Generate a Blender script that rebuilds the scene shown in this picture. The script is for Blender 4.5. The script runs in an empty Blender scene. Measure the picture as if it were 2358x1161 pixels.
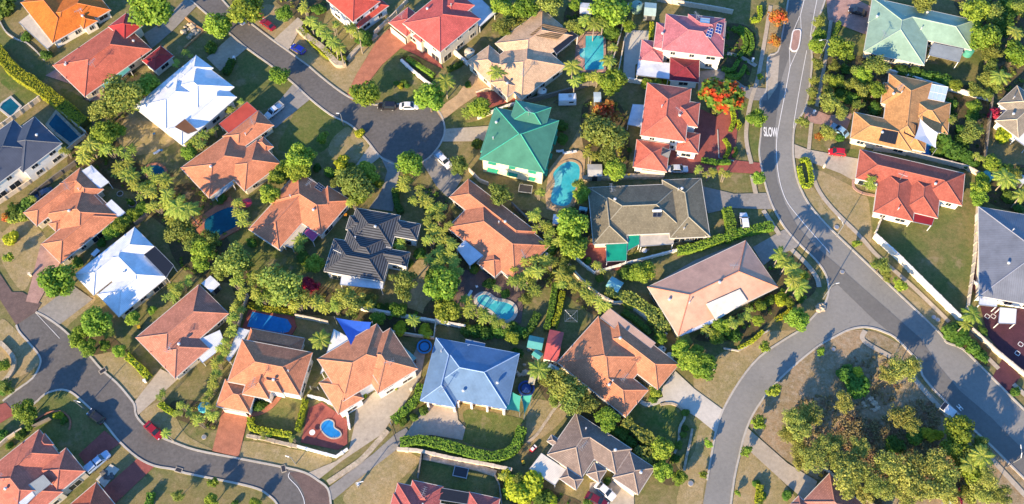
import bpy, bmesh, math, random
from mathutils import Vector, Matrix
from mathutils.geometry import tessellate_polygon
random.seed(7)
R = math.radians
sc = bpy.context.scene
C = sc.collection

# ------------------------------------------------------------------ camera geometry
FPX, CX, CY = 2300.0, 1179.0, 580.5
TILT = R(27); Z0 = 223.0
CAM = Vector((0, -Z0*math.sin(TILT), Z0*math.cos(TILT)))
def U(px, py, h=0.0):
    dx = (px-CX)/FPX; dy = (CY-py)/FPX
    y = dy*math.cos(TILT)+math.sin(TILT); z = dy*math.sin(TILT)-math.cos(TILT)
    t = (h-CAM.z)/z
    return Vector((dx*t, CAM.y+y*t, h))
TL = {}
for r, row in enumerate(('ABCDEF', 'GHIJKL', 'MNOPQR')):
    for c, ch in enumerate(row):
        TL[ch] = ((0, 400, 800, 1200, 1600, 1958)[c], (0, 380, 761)[r], 400/1161.0)
TL['Z'] = (0, 0, 1.0)
def P(t, *v):
    ox, oy, s = TL[t]
    return [(ox+v[i]*s, oy+v[i+1]*s) for i in range(0, len(v), 2)]
def W(pts, h=0.0): return [U(x, y, h) for x, y in pts]

# ------------------------------------------------------------------ materials
MATS = {}
def nt(m):
    m.use_nodes = True
    n = m.node_tree.nodes; n.clear()
    o = n.new('ShaderNodeOutputMaterial'); b = n.new('ShaderNodeBsdfPrincipled')
    m.node_tree.links.new(b.outputs[0], o.inputs[0])
    return m.node_tree, n, m.node_tree.links, b
def rgb(c): return (c[0], c[1], c[2], 1)
def sat(c, k):
    l = .3*c[0]+.6*c[1]+.1*c[2]; return tuple(max(.004, l+(x-l)*k) for x in c)
def sc_(c, k): return tuple(min(1, x*k) for x in c)
def mixrgb(t, fac, a, b, mode='MIX'):
    x = t.nodes.new('ShaderNodeMix'); x.data_type = 'RGBA'; x.blend_type = mode
    for i, v in ((0, fac), (6, a), (7, b)):
        if isinstance(v, bpy.types.NodeSocket): t.links.new(v, x.inputs[i])
        else: x.inputs[i].default_value = v
    return x.outputs[2]
def noise(t, scale, vec=None, detail=4, rough=.6):
    n = t.nodes.new('ShaderNodeTexNoise'); n.inputs['Scale'].default_value = scale
    n.inputs['Detail'].default_value = detail; n.inputs['Roughness'].default_value = rough
    if vec is not None: t.links.new(vec, n.inputs['Vector'])
    return n.outputs['Fac']
def ramp(t, fac, p0, p1, c0=(0,0,0,1), c1=(1,1,1,1)):
    r = t.nodes.new('ShaderNodeValToRGB'); e = r.color_ramp.elements
    e[0].position = p0; e[1].position = p1; e[0].color = c0; e[1].color = c1
    t.links.new(fac, r.inputs[0]); return r.outputs[0]
def world_vec(t):
    g = t.nodes.new('ShaderNodeNewGeometry'); return g.outputs['Position']
def bump(t, b, h, strength=.4, dist=.05):
    x = t.nodes.new('ShaderNodeBump'); x.inputs['Strength'].default_value = strength; x.inputs['Distance'].default_value = dist
    t.links.new(h, x.inputs['Height']); t.links.new(x.outputs[0], b.inputs['Normal'])
def plain(name, col, rough=.6, metal=0, spec=.5, var=.15, scale=1.5):
    if name in MATS: return MATS[name]
    m = bpy.data.materials.new(name); t, n, l, b = nt(m)
    v = world_vec(t)
    f = ramp(t, noise(t, scale, v), .3, .7)
    l.new(mixrgb(t, f, rgb(sc_(col, 1-var)), rgb(sc_(col, 1+var))), b.inputs['Base Color'])
    b.inputs['Roughness'].default_value = rough; b.inputs['Metallic'].default_value = metal
    b.inputs['Specular IOR Level'].default_value = spec
    MATS[name] = m; return m
def ground_mat(name, c1, c2, c3, s1=.06, s2=.5, s3=5):
    if name in MATS: return MATS[name]
    m = bpy.data.materials.new(name); t, n, l, b = nt(m); v = world_vec(t)
    a = mixrgb(t, ramp(t, noise(t, s1, v, 5), .38, .62), rgb(c1), rgb(c2))
    a = mixrgb(t, ramp(t, noise(t, s2, v, 6, .7), .45, .75), a, rgb(c3))
    g = noise(t, s3, v, 6, .75)
    k = ramp(t, g, .25, .75, (.55,.55,.55,1), (1.35,1.35,1.35,1))
    a = mixrgb(t, 1.0, a, k, 'MULTIPLY')
    k3 = ramp(t, noise(t, 1.5, v, 5, .7), .3, .7, (.74,.78,.7,1), (1.2,1.16,1.15,1)); a = mixrgb(t, 1.0, a, k3, 'MULTIPLY')
    wn = ramp(t, noise(t, .22, v, 5, .65), .58, .68); a = mixrgb(t, wn, a, mixrgb(t, .5, a, (.34,.25,.15,1)))
    l.new(a, b.inputs['Base Color']); b.inputs['Roughness'].default_value = .95
    b.inputs['Specular IOR Level'].default_value = .1
    bump(t, b, g, .6, .12)
    MATS[name] = m; return m
def road_mat(name, c1, c2, patch=.25):
    if name in MATS: return MATS[name]
    m = bpy.data.materials.new(name); t, n, l, b = nt(m); v = world_vec(t)
    a = mixrgb(t, ramp(t, noise(t, .09, v, 6, .65), .35, .65), rgb(c1), rgb(c2))
    k = ramp(t, noise(t, 1.3, v, 6, .7), .3, .7, (1-patch,)*3+(1,), (1+patch*.6,)*3+(1,))
    k2 = ramp(t, noise(t, 9, v, 4, .8), .3, .7, (.86,.86,.86,1), (1.12,1.12,1.12,1)); k = mixrgb(t, 1.0, k, k2, 'MULTIPLY')
    st = ramp(t, noise(t, .45, v, 3, .5), .66, .74, (1,1,1,1), (.80,.80,.81,1)); k = mixrgb(t, 1.0, k, st, 'MULTIPLY')
    a = mixrgb(t, 1.0, a, k, 'MULTIPLY')
    # fine cracks
    vo = n.new('ShaderNodeTexVoronoi'); vo.feature = 'DISTANCE_TO_EDGE'; vo.inputs['Scale'].default_value = .16
    l.new(v, vo.inputs['Vector'])
    cr = ramp(t, vo.outputs['Distance'], .0, .006, (.93,.93,.93,1), (1,1,1,1))
    a = mixrgb(t, 1.0, a, cr, 'MULTIPLY')
    l.new(a, b.inputs['Base Color']); b.inputs['Roughness'].default_value = .85
    b.inputs['Specular IOR Level'].default_value = .25
    MATS[name] = m; return m
def paver_mat(name, c1, c2, size=.5, rough=.8):
    if name in MATS: return MATS[name]
    m = bpy.data.materials.new(name); t, n, l, b = nt(m); v = world_vec(t)
    br = n.new('ShaderNodeTexBrick'); l.new(v, br.inputs['Vector'])
    br.inputs['Scale'].default_value = 1/size; br.inputs['Color1'].default_value = rgb(c1); br.inputs['Color2'].default_value = rgb(c2)
    br.inputs['Mortar'].default_value = rgb(sc_(c1, .6)); br.inputs['Mortar Size'].default_value = .02
    k = ramp(t, noise(t, .6, v, 6, .7), .3, .7, (.72,.72,.72,1), (1.18,1.18,1.18,1))
    l.new(mixrgb(t, 1.0, br.outputs['Color'], k, 'MULTIPLY'), b.inputs['Base Color'])
    b.inputs['Roughness'].default_value = rough; MATS[name] = m; return m
def roof_mat(name, col, kind='tile', var=.2, rough=.75):
    """uv in metres: u along the eave, v up the slope"""
    col = sat(col, 1.12)
    if name in MATS: return MATS[name]
    m = bpy.data.materials.new(name); t, n, l, b = nt(m)
    uv = n.new('ShaderNodeUVMap').outputs[0]; v = world_vec(t)
    w = ramp(t, noise(t, .35, v, 6, .7), .3, .72, (1-var,)*3+(1,), (1+var,)*3+(1,))
    sx = n.new('ShaderNodeSeparateXYZ'); l.new(uv, sx.inputs[0])
    def wave(sock, period, lo, hi, sharp=.5):
        mm = n.new('ShaderNodeMath'); mm.operation = 'MULTIPLY'; mm.inputs[1].default_value = 1/period; l.new(sock, mm.inputs[0])
        fr = n.new('ShaderNodeMath'); fr.operation = 'FRACT'; l.new(mm.outputs[0], fr.inputs[0])
        return fr.outputs[0]
    if kind == 'tile':
        br = n.new('ShaderNodeTexBrick'); l.new(uv, br.inputs['Vector'])
        br.inputs['Scale'].default_value = 1.0
        br.inputs['Brick Width'].default_value = .33; br.inputs['Row Height'].default_value = .36
        br.inputs['Mortar Size'].default_value = .035; br.inputs['Bias'].default_value = 0
        br.inputs['Color1'].default_value = rgb(sc_(col, .86)); br.inputs['Color2'].default_value = rgb(sc_(col, 1.14))
        br.inputs['Mortar'].default_value = rgb(sc_(col, .72))
        base = br.outputs['Color']
        st = wave(sx.outputs[1], .36, 0, 1)
        bump(t, b, st, .12, .02)
        lich = ramp(t, noise(t, 3.5, v, 4, .7), .62, .78)
        base = mixrgb(t, lich, base, rgb(tuple(.55*c+.45*.25 for c in col)))
        strk = n.new('ShaderNodeCombineXYZ')
        mu = n.new('ShaderNodeMath'); mu.operation = 'MULTIPLY'; mu.inputs[1].default_value = 3.0; l.new(sx.outputs[0], mu.inputs[0])
        l.new(mu.outputs[0], strk.inputs[0]); l.new(sx.outputs[1], strk.inputs[1])
        sk = ramp(t, noise(t, .35, strk.outputs[0], 5, .6), .35, .7, (1.04,)*3+(1,), (.9,)*3+(1,))
        base = mixrgb(t, 1.0, base, sk, 'MULTIPLY')
    elif kind == 'rib':   # light tile faces divided by dark rows
        st = wave(sx.outputs[1], .55, 0, 1)
        dk = ramp(t, st, .42, .5, rgb(sc_(col, .4)), rgb(sc_(col, 1.35))); base = dk
        bump(t, b, st, .12, .02)
    else:
        st = wave(sx.outputs[0], .28 if kind == 'metal' else .45, 0, 1)
        k = ramp(t, st, .05, .3, (.8,.8,.8,1), (1.02,1.02,1.02,1))
        base = mixrgb(t, 1.0, rgb(col), k, 'MULTIPLY')
        bump(t, b, st, .35, .03)
    l.new(mixrgb(t, 1.0, base, w, 'MULTIPLY'), b.inputs['Base Color'])
    b.inputs['Roughness'].default_value = rough if kind in ('tile', 'rib') else .45
    b.inputs['Specular IOR Level'].default_value = .3
    MATS[name] = m; return m
def leaf_mat(name, c1, c2, c3=None, hue=.028):
    if name in MATS: return MATS[name]
    m = bpy.data.materials.new(name); t, n, l, b = nt(m)
    g = n.new('ShaderNodeNewGeometry'); oi = n.new('ShaderNodeObjectInfo')
    a = mixrgb(t, g.outputs['Random Per Island'], rgb(c1), rgb(c2))
    if c3: a = mixrgb(t, ramp(t, noise(t, .5, g.outputs['Position'], 3), .5, .62), a, rgb(c3))
    hs = n.new('ShaderNodeHueSaturation')
    mr = n.new('ShaderNodeMapRange'); mr.inputs[3].default_value = .5-hue; mr.inputs[4].default_value = .5+hue*.6
    l.new(oi.outputs['Random'], mr.inputs[0]); l.new(mr.outputs[0], hs.inputs['Hue'])
    m2 = n.new('ShaderNodeMapRange'); m2.inputs[3].default_value = .75; m2.inputs[4].default_value = 1.25
    mt = n.new('ShaderNodeMath'); mt.operation = 'FRACT'; ml = n.new('ShaderNodeMath'); ml.operation = 'MULTIPLY'; ml.inputs[1].default_value = 7.31
    l.new(oi.outputs['Random'], ml.inputs[0]); l.new(ml.outputs[0], mt.inputs[0]); l.new(mt.outputs[0], m2.inputs[0]); l.new(m2.outputs[0], hs.inputs['Value'])
    l.new(a, hs.inputs['Color']); l.new(hs.outputs[0], b.inputs['Base Color'])
    b.inputs['Roughness'].default_value = .6; b.inputs['Specular IOR Level'].default_value = .2
    tr = n.new('ShaderNodeBsdfTranslucent'); l.new(hs.outputs[0], tr.inputs[0])
    mx = n.new('ShaderNodeMixShader'); mx.inputs[0].default_value = .3
    l.new(b.outputs[0], mx.inputs[1]); l.new(tr.outputs[0], mx.inputs[2])
    l.new(mx.outputs[0], [x for x in n if x.type == 'OUTPUT_MATERIAL'][0].inputs[0])
    MATS[name] = m; return m
def water_mat(name, col, deep):
    if name in MATS: return MATS[name]
    m = bpy.data.materials.new(name); t, n, l, b = nt(m); v = world_vec(t)
    a = mixrgb(t, ramp(t, noise(t, .25, v, 2), .35, .65), rgb(col), rgb(deep))
    vo = n.new('ShaderNodeTexVoronoi'); vo.feature = 'SMOOTH_F1'; vo.inputs['Scale'].default_value = 1.6; l.new(v, vo.inputs['Vector'])
    k = ramp(t, vo.outputs['Distance'], .2, .75, (.94,.94,.94,1), (1.12,1.12,1.12,1))
    l.new(mixrgb(t, 1.0, a, k, 'MULTIPLY'), b.inputs['Base Color'])
    b.inputs['Roughness'].default_value = .08; b.inputs['IOR'].default_value = 1.33
    bump(t, b, noise(t, 2.2, v, 3), .15, .03)
    MATS[name] = m; return m
def glass_mat():
    if 'window_glass' in MATS: return MATS['window_glass']
    m = bpy.data.materials.new('window_glass'); t, n, l, b = nt(m)
    b.inputs['Base Color'].default_value = (.02,.03,.04,1); b.inputs['Roughness'].default_value = .08
    MATS['window_glass'] = m; return m
def paint(name, col):
    if name in MATS: return MATS[name]
    m = bpy.data.materials.new(name); t, n, l, b = nt(m)
    l.new(mixrgb(t, ramp(t, noise(t, 2.0, world_vec(t)), .3, .7), rgb(sc_(col, .92)), rgb(sc_(col, 1.06))), b.inputs['Base Color'])
    b.inputs['Roughness'].default_value = .3; b.inputs['Coat Weight'].default_value = .6; b.inputs['Coat Roughness'].default_value = .08
    MATS[name] = m; return m

# ------------------------------------------------------------------ mesh + object helpers
def link_mesh(name, verts, faces, m, parent=None, uvs=None, fmats=None, smooth=False):
    me = bpy.data.meshes.new(name)
    me.from_pydata([tuple(v) for v in verts], [], faces)
    for mm in (m if isinstance(m, (list, tuple)) else [m]): me.materials.append(mm)
    if fmats:
        for p_, k in zip(me.polygons, fmats): p_.material_index = k
    if uvs:
        ul = me.uv_layers.new(name='UVMap'); i = 0
        for fu in uvs:
            for uv in fu: ul.data[i].uv = uv; i += 1
    if smooth:
        for p_ in me.polygons: p_.use_smooth = True
    me.update()
    o = bpy.data.objects.new(name, me); C.objects.link(o)
    if parent is not None: o.parent = parent
    return o
class MB:
    def __init__(s): s.v = []; s.f = []; s.k = []
    def add(s, vs, fs, k=0):
        b = len(s.v); s.v += [tuple(v) for v in vs]; s.f += [tuple(b+i for i in f) for f in fs]; s.k += [k]*len(fs); return s
    def box(s, cx, cy, cz, sx, sy, sz, rot=0, k=0, taper=1.0):
        c, n = math.cos(rot), math.sin(rot); vs = []
        for z, q in ((-.5, 1), (.5, taper)):
            for x, y in ((-.5,-.5), (.5,-.5), (.5,.5), (-.5,.5)):
                X, Y = x*sx*q, y*sy*q; vs.append((cx+X*c-Y*n, cy+X*n+Y*c, cz+z*sz))
        return s.add(vs, [(3,2,1,0), (4,5,6,7), (0,1,5,4), (1,2,6,5), (2,3,7,6), (3,0,4,7)], k)
    def tube(s, p, q, r0, r1=None, n=8, k=0, cap=True):
        r1 = r0 if r1 is None else r1
        p, q = Vector(p), Vector(q); d = (q-p).normalized()
        a = d.orthogonal().normalized(); b = d.cross(a); vs = []
        for c, r in ((p, r0), (q, r1)):
            for i in range(n):
                t = 2*math.pi*i/n; vs.append(c+(a*math.cos(t)+b*math.sin(t))*r)
        fs = [(i, (i+1) % n, n+(i+1) % n, n+i) for i in range(n)]
        if cap: fs += [tuple(range(n-1, -1, -1)), tuple(range(n, 2*n))]
        return s.add(vs, fs, k)
    def lathe(s, prof, c=(0,0,0), n=20, k=0):
        vs = []; fs = []
        for r, z in prof:
            for i in range(n):
                t = 2*math.pi*i/n; vs.append((c[0]+r*math.cos(t), c[1]+r*math.sin(t), c[2]+z))
        for j in range(len(prof)-1):
            for i in range(n): fs.append((j*n+i, j*n+(i+1) % n, (j+1)*n+(i+1) % n, (j+1)*n+i))
        fs.append(tuple((len(prof)-1)*n+i for i in range(n)))
        return s.add(vs, fs, k)
    def build(s, name, m, parent=None, smooth=False): return link_mesh(name, s.v, s.f, m, parent, None, s.k, smooth)
def tag(o, label=None, cat=None, group=None, kind=None):
    if label: o['label'] = label
    if cat: o['category'] = cat
    if group: o['group'] = group
    if kind: o['kind'] = kind
    return o
def empty(name, loc, rz=0, label=None, cat=None, group=None):
    o = bpy.data.objects.new(name, None); C.objects.link(o); o.empty_display_size = .3
    o.location = loc; o.rotation_euler = (0, 0, rz); return tag(o, label, cat, group)
def copy_tree(o, parent=None):
    c = o.copy(); C.objects.link(c); c.parent = parent
    for ch in list(KIDS.get(o.name, [])) or [x for x in o.children]: copy_tree(ch, c)
    return c
KIDS = {}
def smooth_pts(pts, closed=True, n=6):
    out = []; N = len(pts); rng = range(N) if closed else range(N-1)
    g = (lambda i: Vector(pts[i % N])) if closed else (lambda i: Vector(pts[max(0, min(N-1, i))]))
    for i in rng:
        a, b, c, d = g(i-1), g(i), g(i+1), g(i+2)
        for j in range(n):
            t = j/n
            out.append(.5*((2*b)+(c-a)*t+(2*a-5*b+4*c-d)*t*t+(3*b-a-3*c+d)*t**3))
    if not closed: out.append(Vector(pts[-1]))
    return out
def area2(p): return sum(p[i].x*p[(i+1) % len(p)].y-p[(i+1) % len(p)].x*p[i].y for i in range(len(p)))
def ccw(p): return p if area2(p) > 0 else list(reversed(p))
def offset(p, d):   # outward for ccw
    out = []; n = len(p)
    for i in range(n):
        a = (p[i]-p[i-1]); b = (p[(i+1) % n]-p[i])
        a = Vector((a.y, -a.x, 0)).normalized() if a.length > 1e-6 else Vector((0,0,0))
        b = Vector((b.y, -b.x, 0)).normalized() if b.length > 1e-6 else a
        m = (a+b); m = m.normalized() if m.length > 1e-4 else a
        k = max(.5, m.dot(b)); out.append(p[i]+m*(d/k))
    return out
def tess(pts):
    return [tuple(t) for t in tessellate_polygon([[Vector((p.x, p.y, 0)) for p in pts]])]
def sheet(name, pts, z, m, label=None, kind='structure', thick=0.0, parent=None):
    pts = ccw([Vector((p.x, p.y, 0)) for p in pts]); c = sum(pts, Vector())/len(pts)
    v = [Vector((p.x-c.x, p.y-c.y, z)) for p in pts]; f = []
    for t in tess(pts):
        a, b, d = (pts[i] for i in t)
        f.append(t if (b-a).cross(d-a).z > 0 else tuple(reversed(t)))
    if thick:
        n = len(v); v += [q-Vector((0,0,thick)) for q in v]
        f += [(i, i+n, (i+1) % n+n, (i+1) % n) for i in range(n)]
    o = link_mesh(name, v, f, m, parent); o.location = (c.x, c.y, 0)
    if parent is None: tag(o, label, None, None, kind)
    return o
ZI = [0]
def flat(name, pts, base, m, label, smooth=False, closed=True):
    p = W(pts)
    if smooth: p = smooth_pts(p, True, 5)
    ZI[0] += 1
    return sheet(name, p, base+(ZI[0] % 45)*.0008, m, label)
def strip(pts, w):
    L, Rr = [], []; n = len(pts)
    for i in range(n):
        a = pts[max(0, i-1)]; b = pts[min(n-1, i+1)]; d = (b-a); d.z = 0; d.normalize(); nn = Vector((-d.y, d.x, 0))
        L.append(pts[i]+nn*w/2); Rr.append(pts[i]-nn*w/2)
    return L, Rr
def wall_mesh(mb, pts, w, h0, h1, k=0, closed=False):
    if closed: pts = pts+[pts[0]]
    L, Rr = strip(pts, w); n = len(pts); vs = []
    for i in range(n):
        for p, z in ((L[i], h0), (L[i], h1), (Rr[i], h1), (Rr[i], h0)): vs.append((p.x, p.y, z))
    fs = []
    for i in range(n-1):
        a, b = 4*i, 4*(i+1)
        fs += [(a, b, b+1, a+1), (a+1, b+1, b+2, a+2), (a+2, b+2, b+3, a+3)]
    fs += [(0, 1, 2, 3), (4*n-1, 4*n-2, 4*n-3, 4*n-4)]
    mb.add(vs, fs, k)
# ------------------------------------------------------------------ palette
G_GROUND = ground_mat('dry_lawn', (.24,.195,.085), (.15,.165,.055), (.32,.24,.13))
G_LAWN = ground_mat('green_lawn', (.14,.165,.05), (.23,.19,.08), (.10,.14,.04), .12, .6)
G_LUSH = ground_mat('lush_lawn', (.10,.15,.035), (.18,.175,.055), (.22,.20,.075), .12, .6)
G_DRY = ground_mat('dry_verge', (.38,.28,.145), (.30,.245,.11), (.44,.34,.21))
G_BUSH = ground_mat('bare_bush_soil', (.36,.25,.15), (.26,.20,.11), (.44,.36,.27), .12, .8)
G_BED = ground_mat('garden_mulch', (.10,.08,.045), (.14,.10,.06), (.07,.095,.035), .3, 1.0)
ASPH = road_mat('asphalt', (.125,.115,.105), (.155,.143,.13))
ASPH_B = road_mat('pale_asphalt', (.23,.22,.195), (.27,.255,.225), .12)
ASPH_D = road_mat('dark_asphalt', (.15,.143,.13), (.175,.168,.15), .12)  # darker copy of the pale asphalt, carries the painted lane shade
CONC = road_mat('concrete', (.40,.335,.25), (.47,.40,.31), .18)
CONC_W = road_mat('pale_concrete', (.5,.46,.38), (.58,.53,.45), .12)
CONC_G = road_mat('grey_concrete', (.25,.23,.20), (.31,.285,.25), .2)
KERB = road_mat('kerb_concrete', (.42,.38,.32), (.5,.46,.39), .15)
BRICK = paver_mat('terracotta_pavers', (.42,.15,.08), (.50,.20,.11), .4)
BRICKR = paver_mat('red_pavers', (.30,.075,.055), (.36,.10,.075), .4)
BRICKP = paver_mat('pink_pavers', (.40,.23,.18), (.46,.28,.22), .4)
BRICKB = paver_mat('brown_pavers', (.14,.09,.075), (.18,.12,.10), .4)
MAROON = paver_mat('maroon_pavers', (.075,.02,.03), (.10,.03,.04), .4)
TAN = paver_mat('sandstone_pavers', (.50,.33,.17), (.56,.39,.22), .6)
LINE = plain('road_paint', (.75,.73,.68), .7, var=.1, scale=6)
WHITE = plain('white_paint', (.78,.76,.72), .5, var=.05)
CREAM = plain('cream_render', (.68,.58,.42), .85, var=.08)
WCREAM = plain('pale_render', (.78,.72,.62), .85, var=.06)
BRICKW = paver_mat('wall_brick', (.42,.26,.16), (.50,.33,.22), .25)
GREYW = plain('weathered_timber', (.20,.17,.135), .9, var=.25, scale=3)
PALEF = plain('pale_fence', (.60,.50,.38), .9, var=.15, scale=2)
STONE = ground_mat('rock_rubble', (.45,.36,.26), (.58,.48,.36), (.30,.25,.2), .8, 2.0, 4)
BARK = plain('bark', (.16,.12,.085), .95, var=.3, scale=4)
PBARK = plain('palm_trunk', (.30,.25,.18), .95, var=.3, scale=4)
METAL = plain('galvanised_steel', (.42,.43,.43), .4, .6, var=.08)
DARK = plain('dark_plastic', (.03,.03,.035), .5, var=.1)
RUB = plain('tyre_rubber', (.02,.02,.02), .9, var=.1)
GLASS = glass_mat()
SOLAR = plain('solar_cells', (.015,.02,.035), .15, var=.05)
WPOOL = water_mat('pool_turquoise', (.09,.48,.50), (.04,.38,.44))
WPOOLB = water_mat('pool_blue', (.03,.24,.56), (.02,.19,.48))
WPOOLD = water_mat('pool_deep', (.008,.10,.15), (.006,.07,.11))
L_R = leaf_mat('broadleaf_green', (.11,.21,.02), (.30,.40,.045))
L_E = leaf_mat('gum_olive', (.12,.19,.035), (.32,.36,.07), (.22,.26,.05))
L_B = leaf_mat('bushland_gum', (.22,.26,.05), (.43,.42,.09), (.26,.30,.06))
L_P = leaf_mat('palm_frond', (.15,.26,.03), (.48,.50,.09))
L_S = leaf_mat('dark_shrub', (.06,.14,.02), (.12,.22,.03))
L_Y = leaf_mat('yellow_hedge', (.24,.32,.02), (.42,.46,.03))
L_H = leaf_mat('hedge_green', (.11,.24,.025), (.20,.34,.04))
L_O = leaf_mat('poinciana', (.08,.18,.02), (.16,.28,.03), (.65,.09,.02), .01)
L_A = leaf_mat('autumn_orange', (.45,.16,.03), (.30,.22,.04), (.55,.10,.03), .01)
HCORE = plain('hedge_shade', (.04,.07,.015), .95, var=.3)  # dark green that paints the shade inside a hedge
L_M = leaf_mat('magenta_foliage', (.30,.02,.06), (.45,.04,.08), None, .01)
# ------------------------------------------------------------------ ground
def big(name, z, m):
    v = []; f = []; n = 24; x0, x1, y0, y1 = -420, 420, -300, 520
    for j in range(n+1):
        for i in range(n+1): v.append((x0+(x1-x0)*i/n, y0+(y1-y0)*j/n, z))
    for j in range(n):
        for i in range(n): a = j*(n+1)+i; f.append((a, a+1, a+n+2, a+n+1))
    return tag(link_mesh(name, v, f, m), 'dry grassy ground under the whole suburb', None, None, 'structure')
big('ground', 0, G_GROUND)

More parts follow.
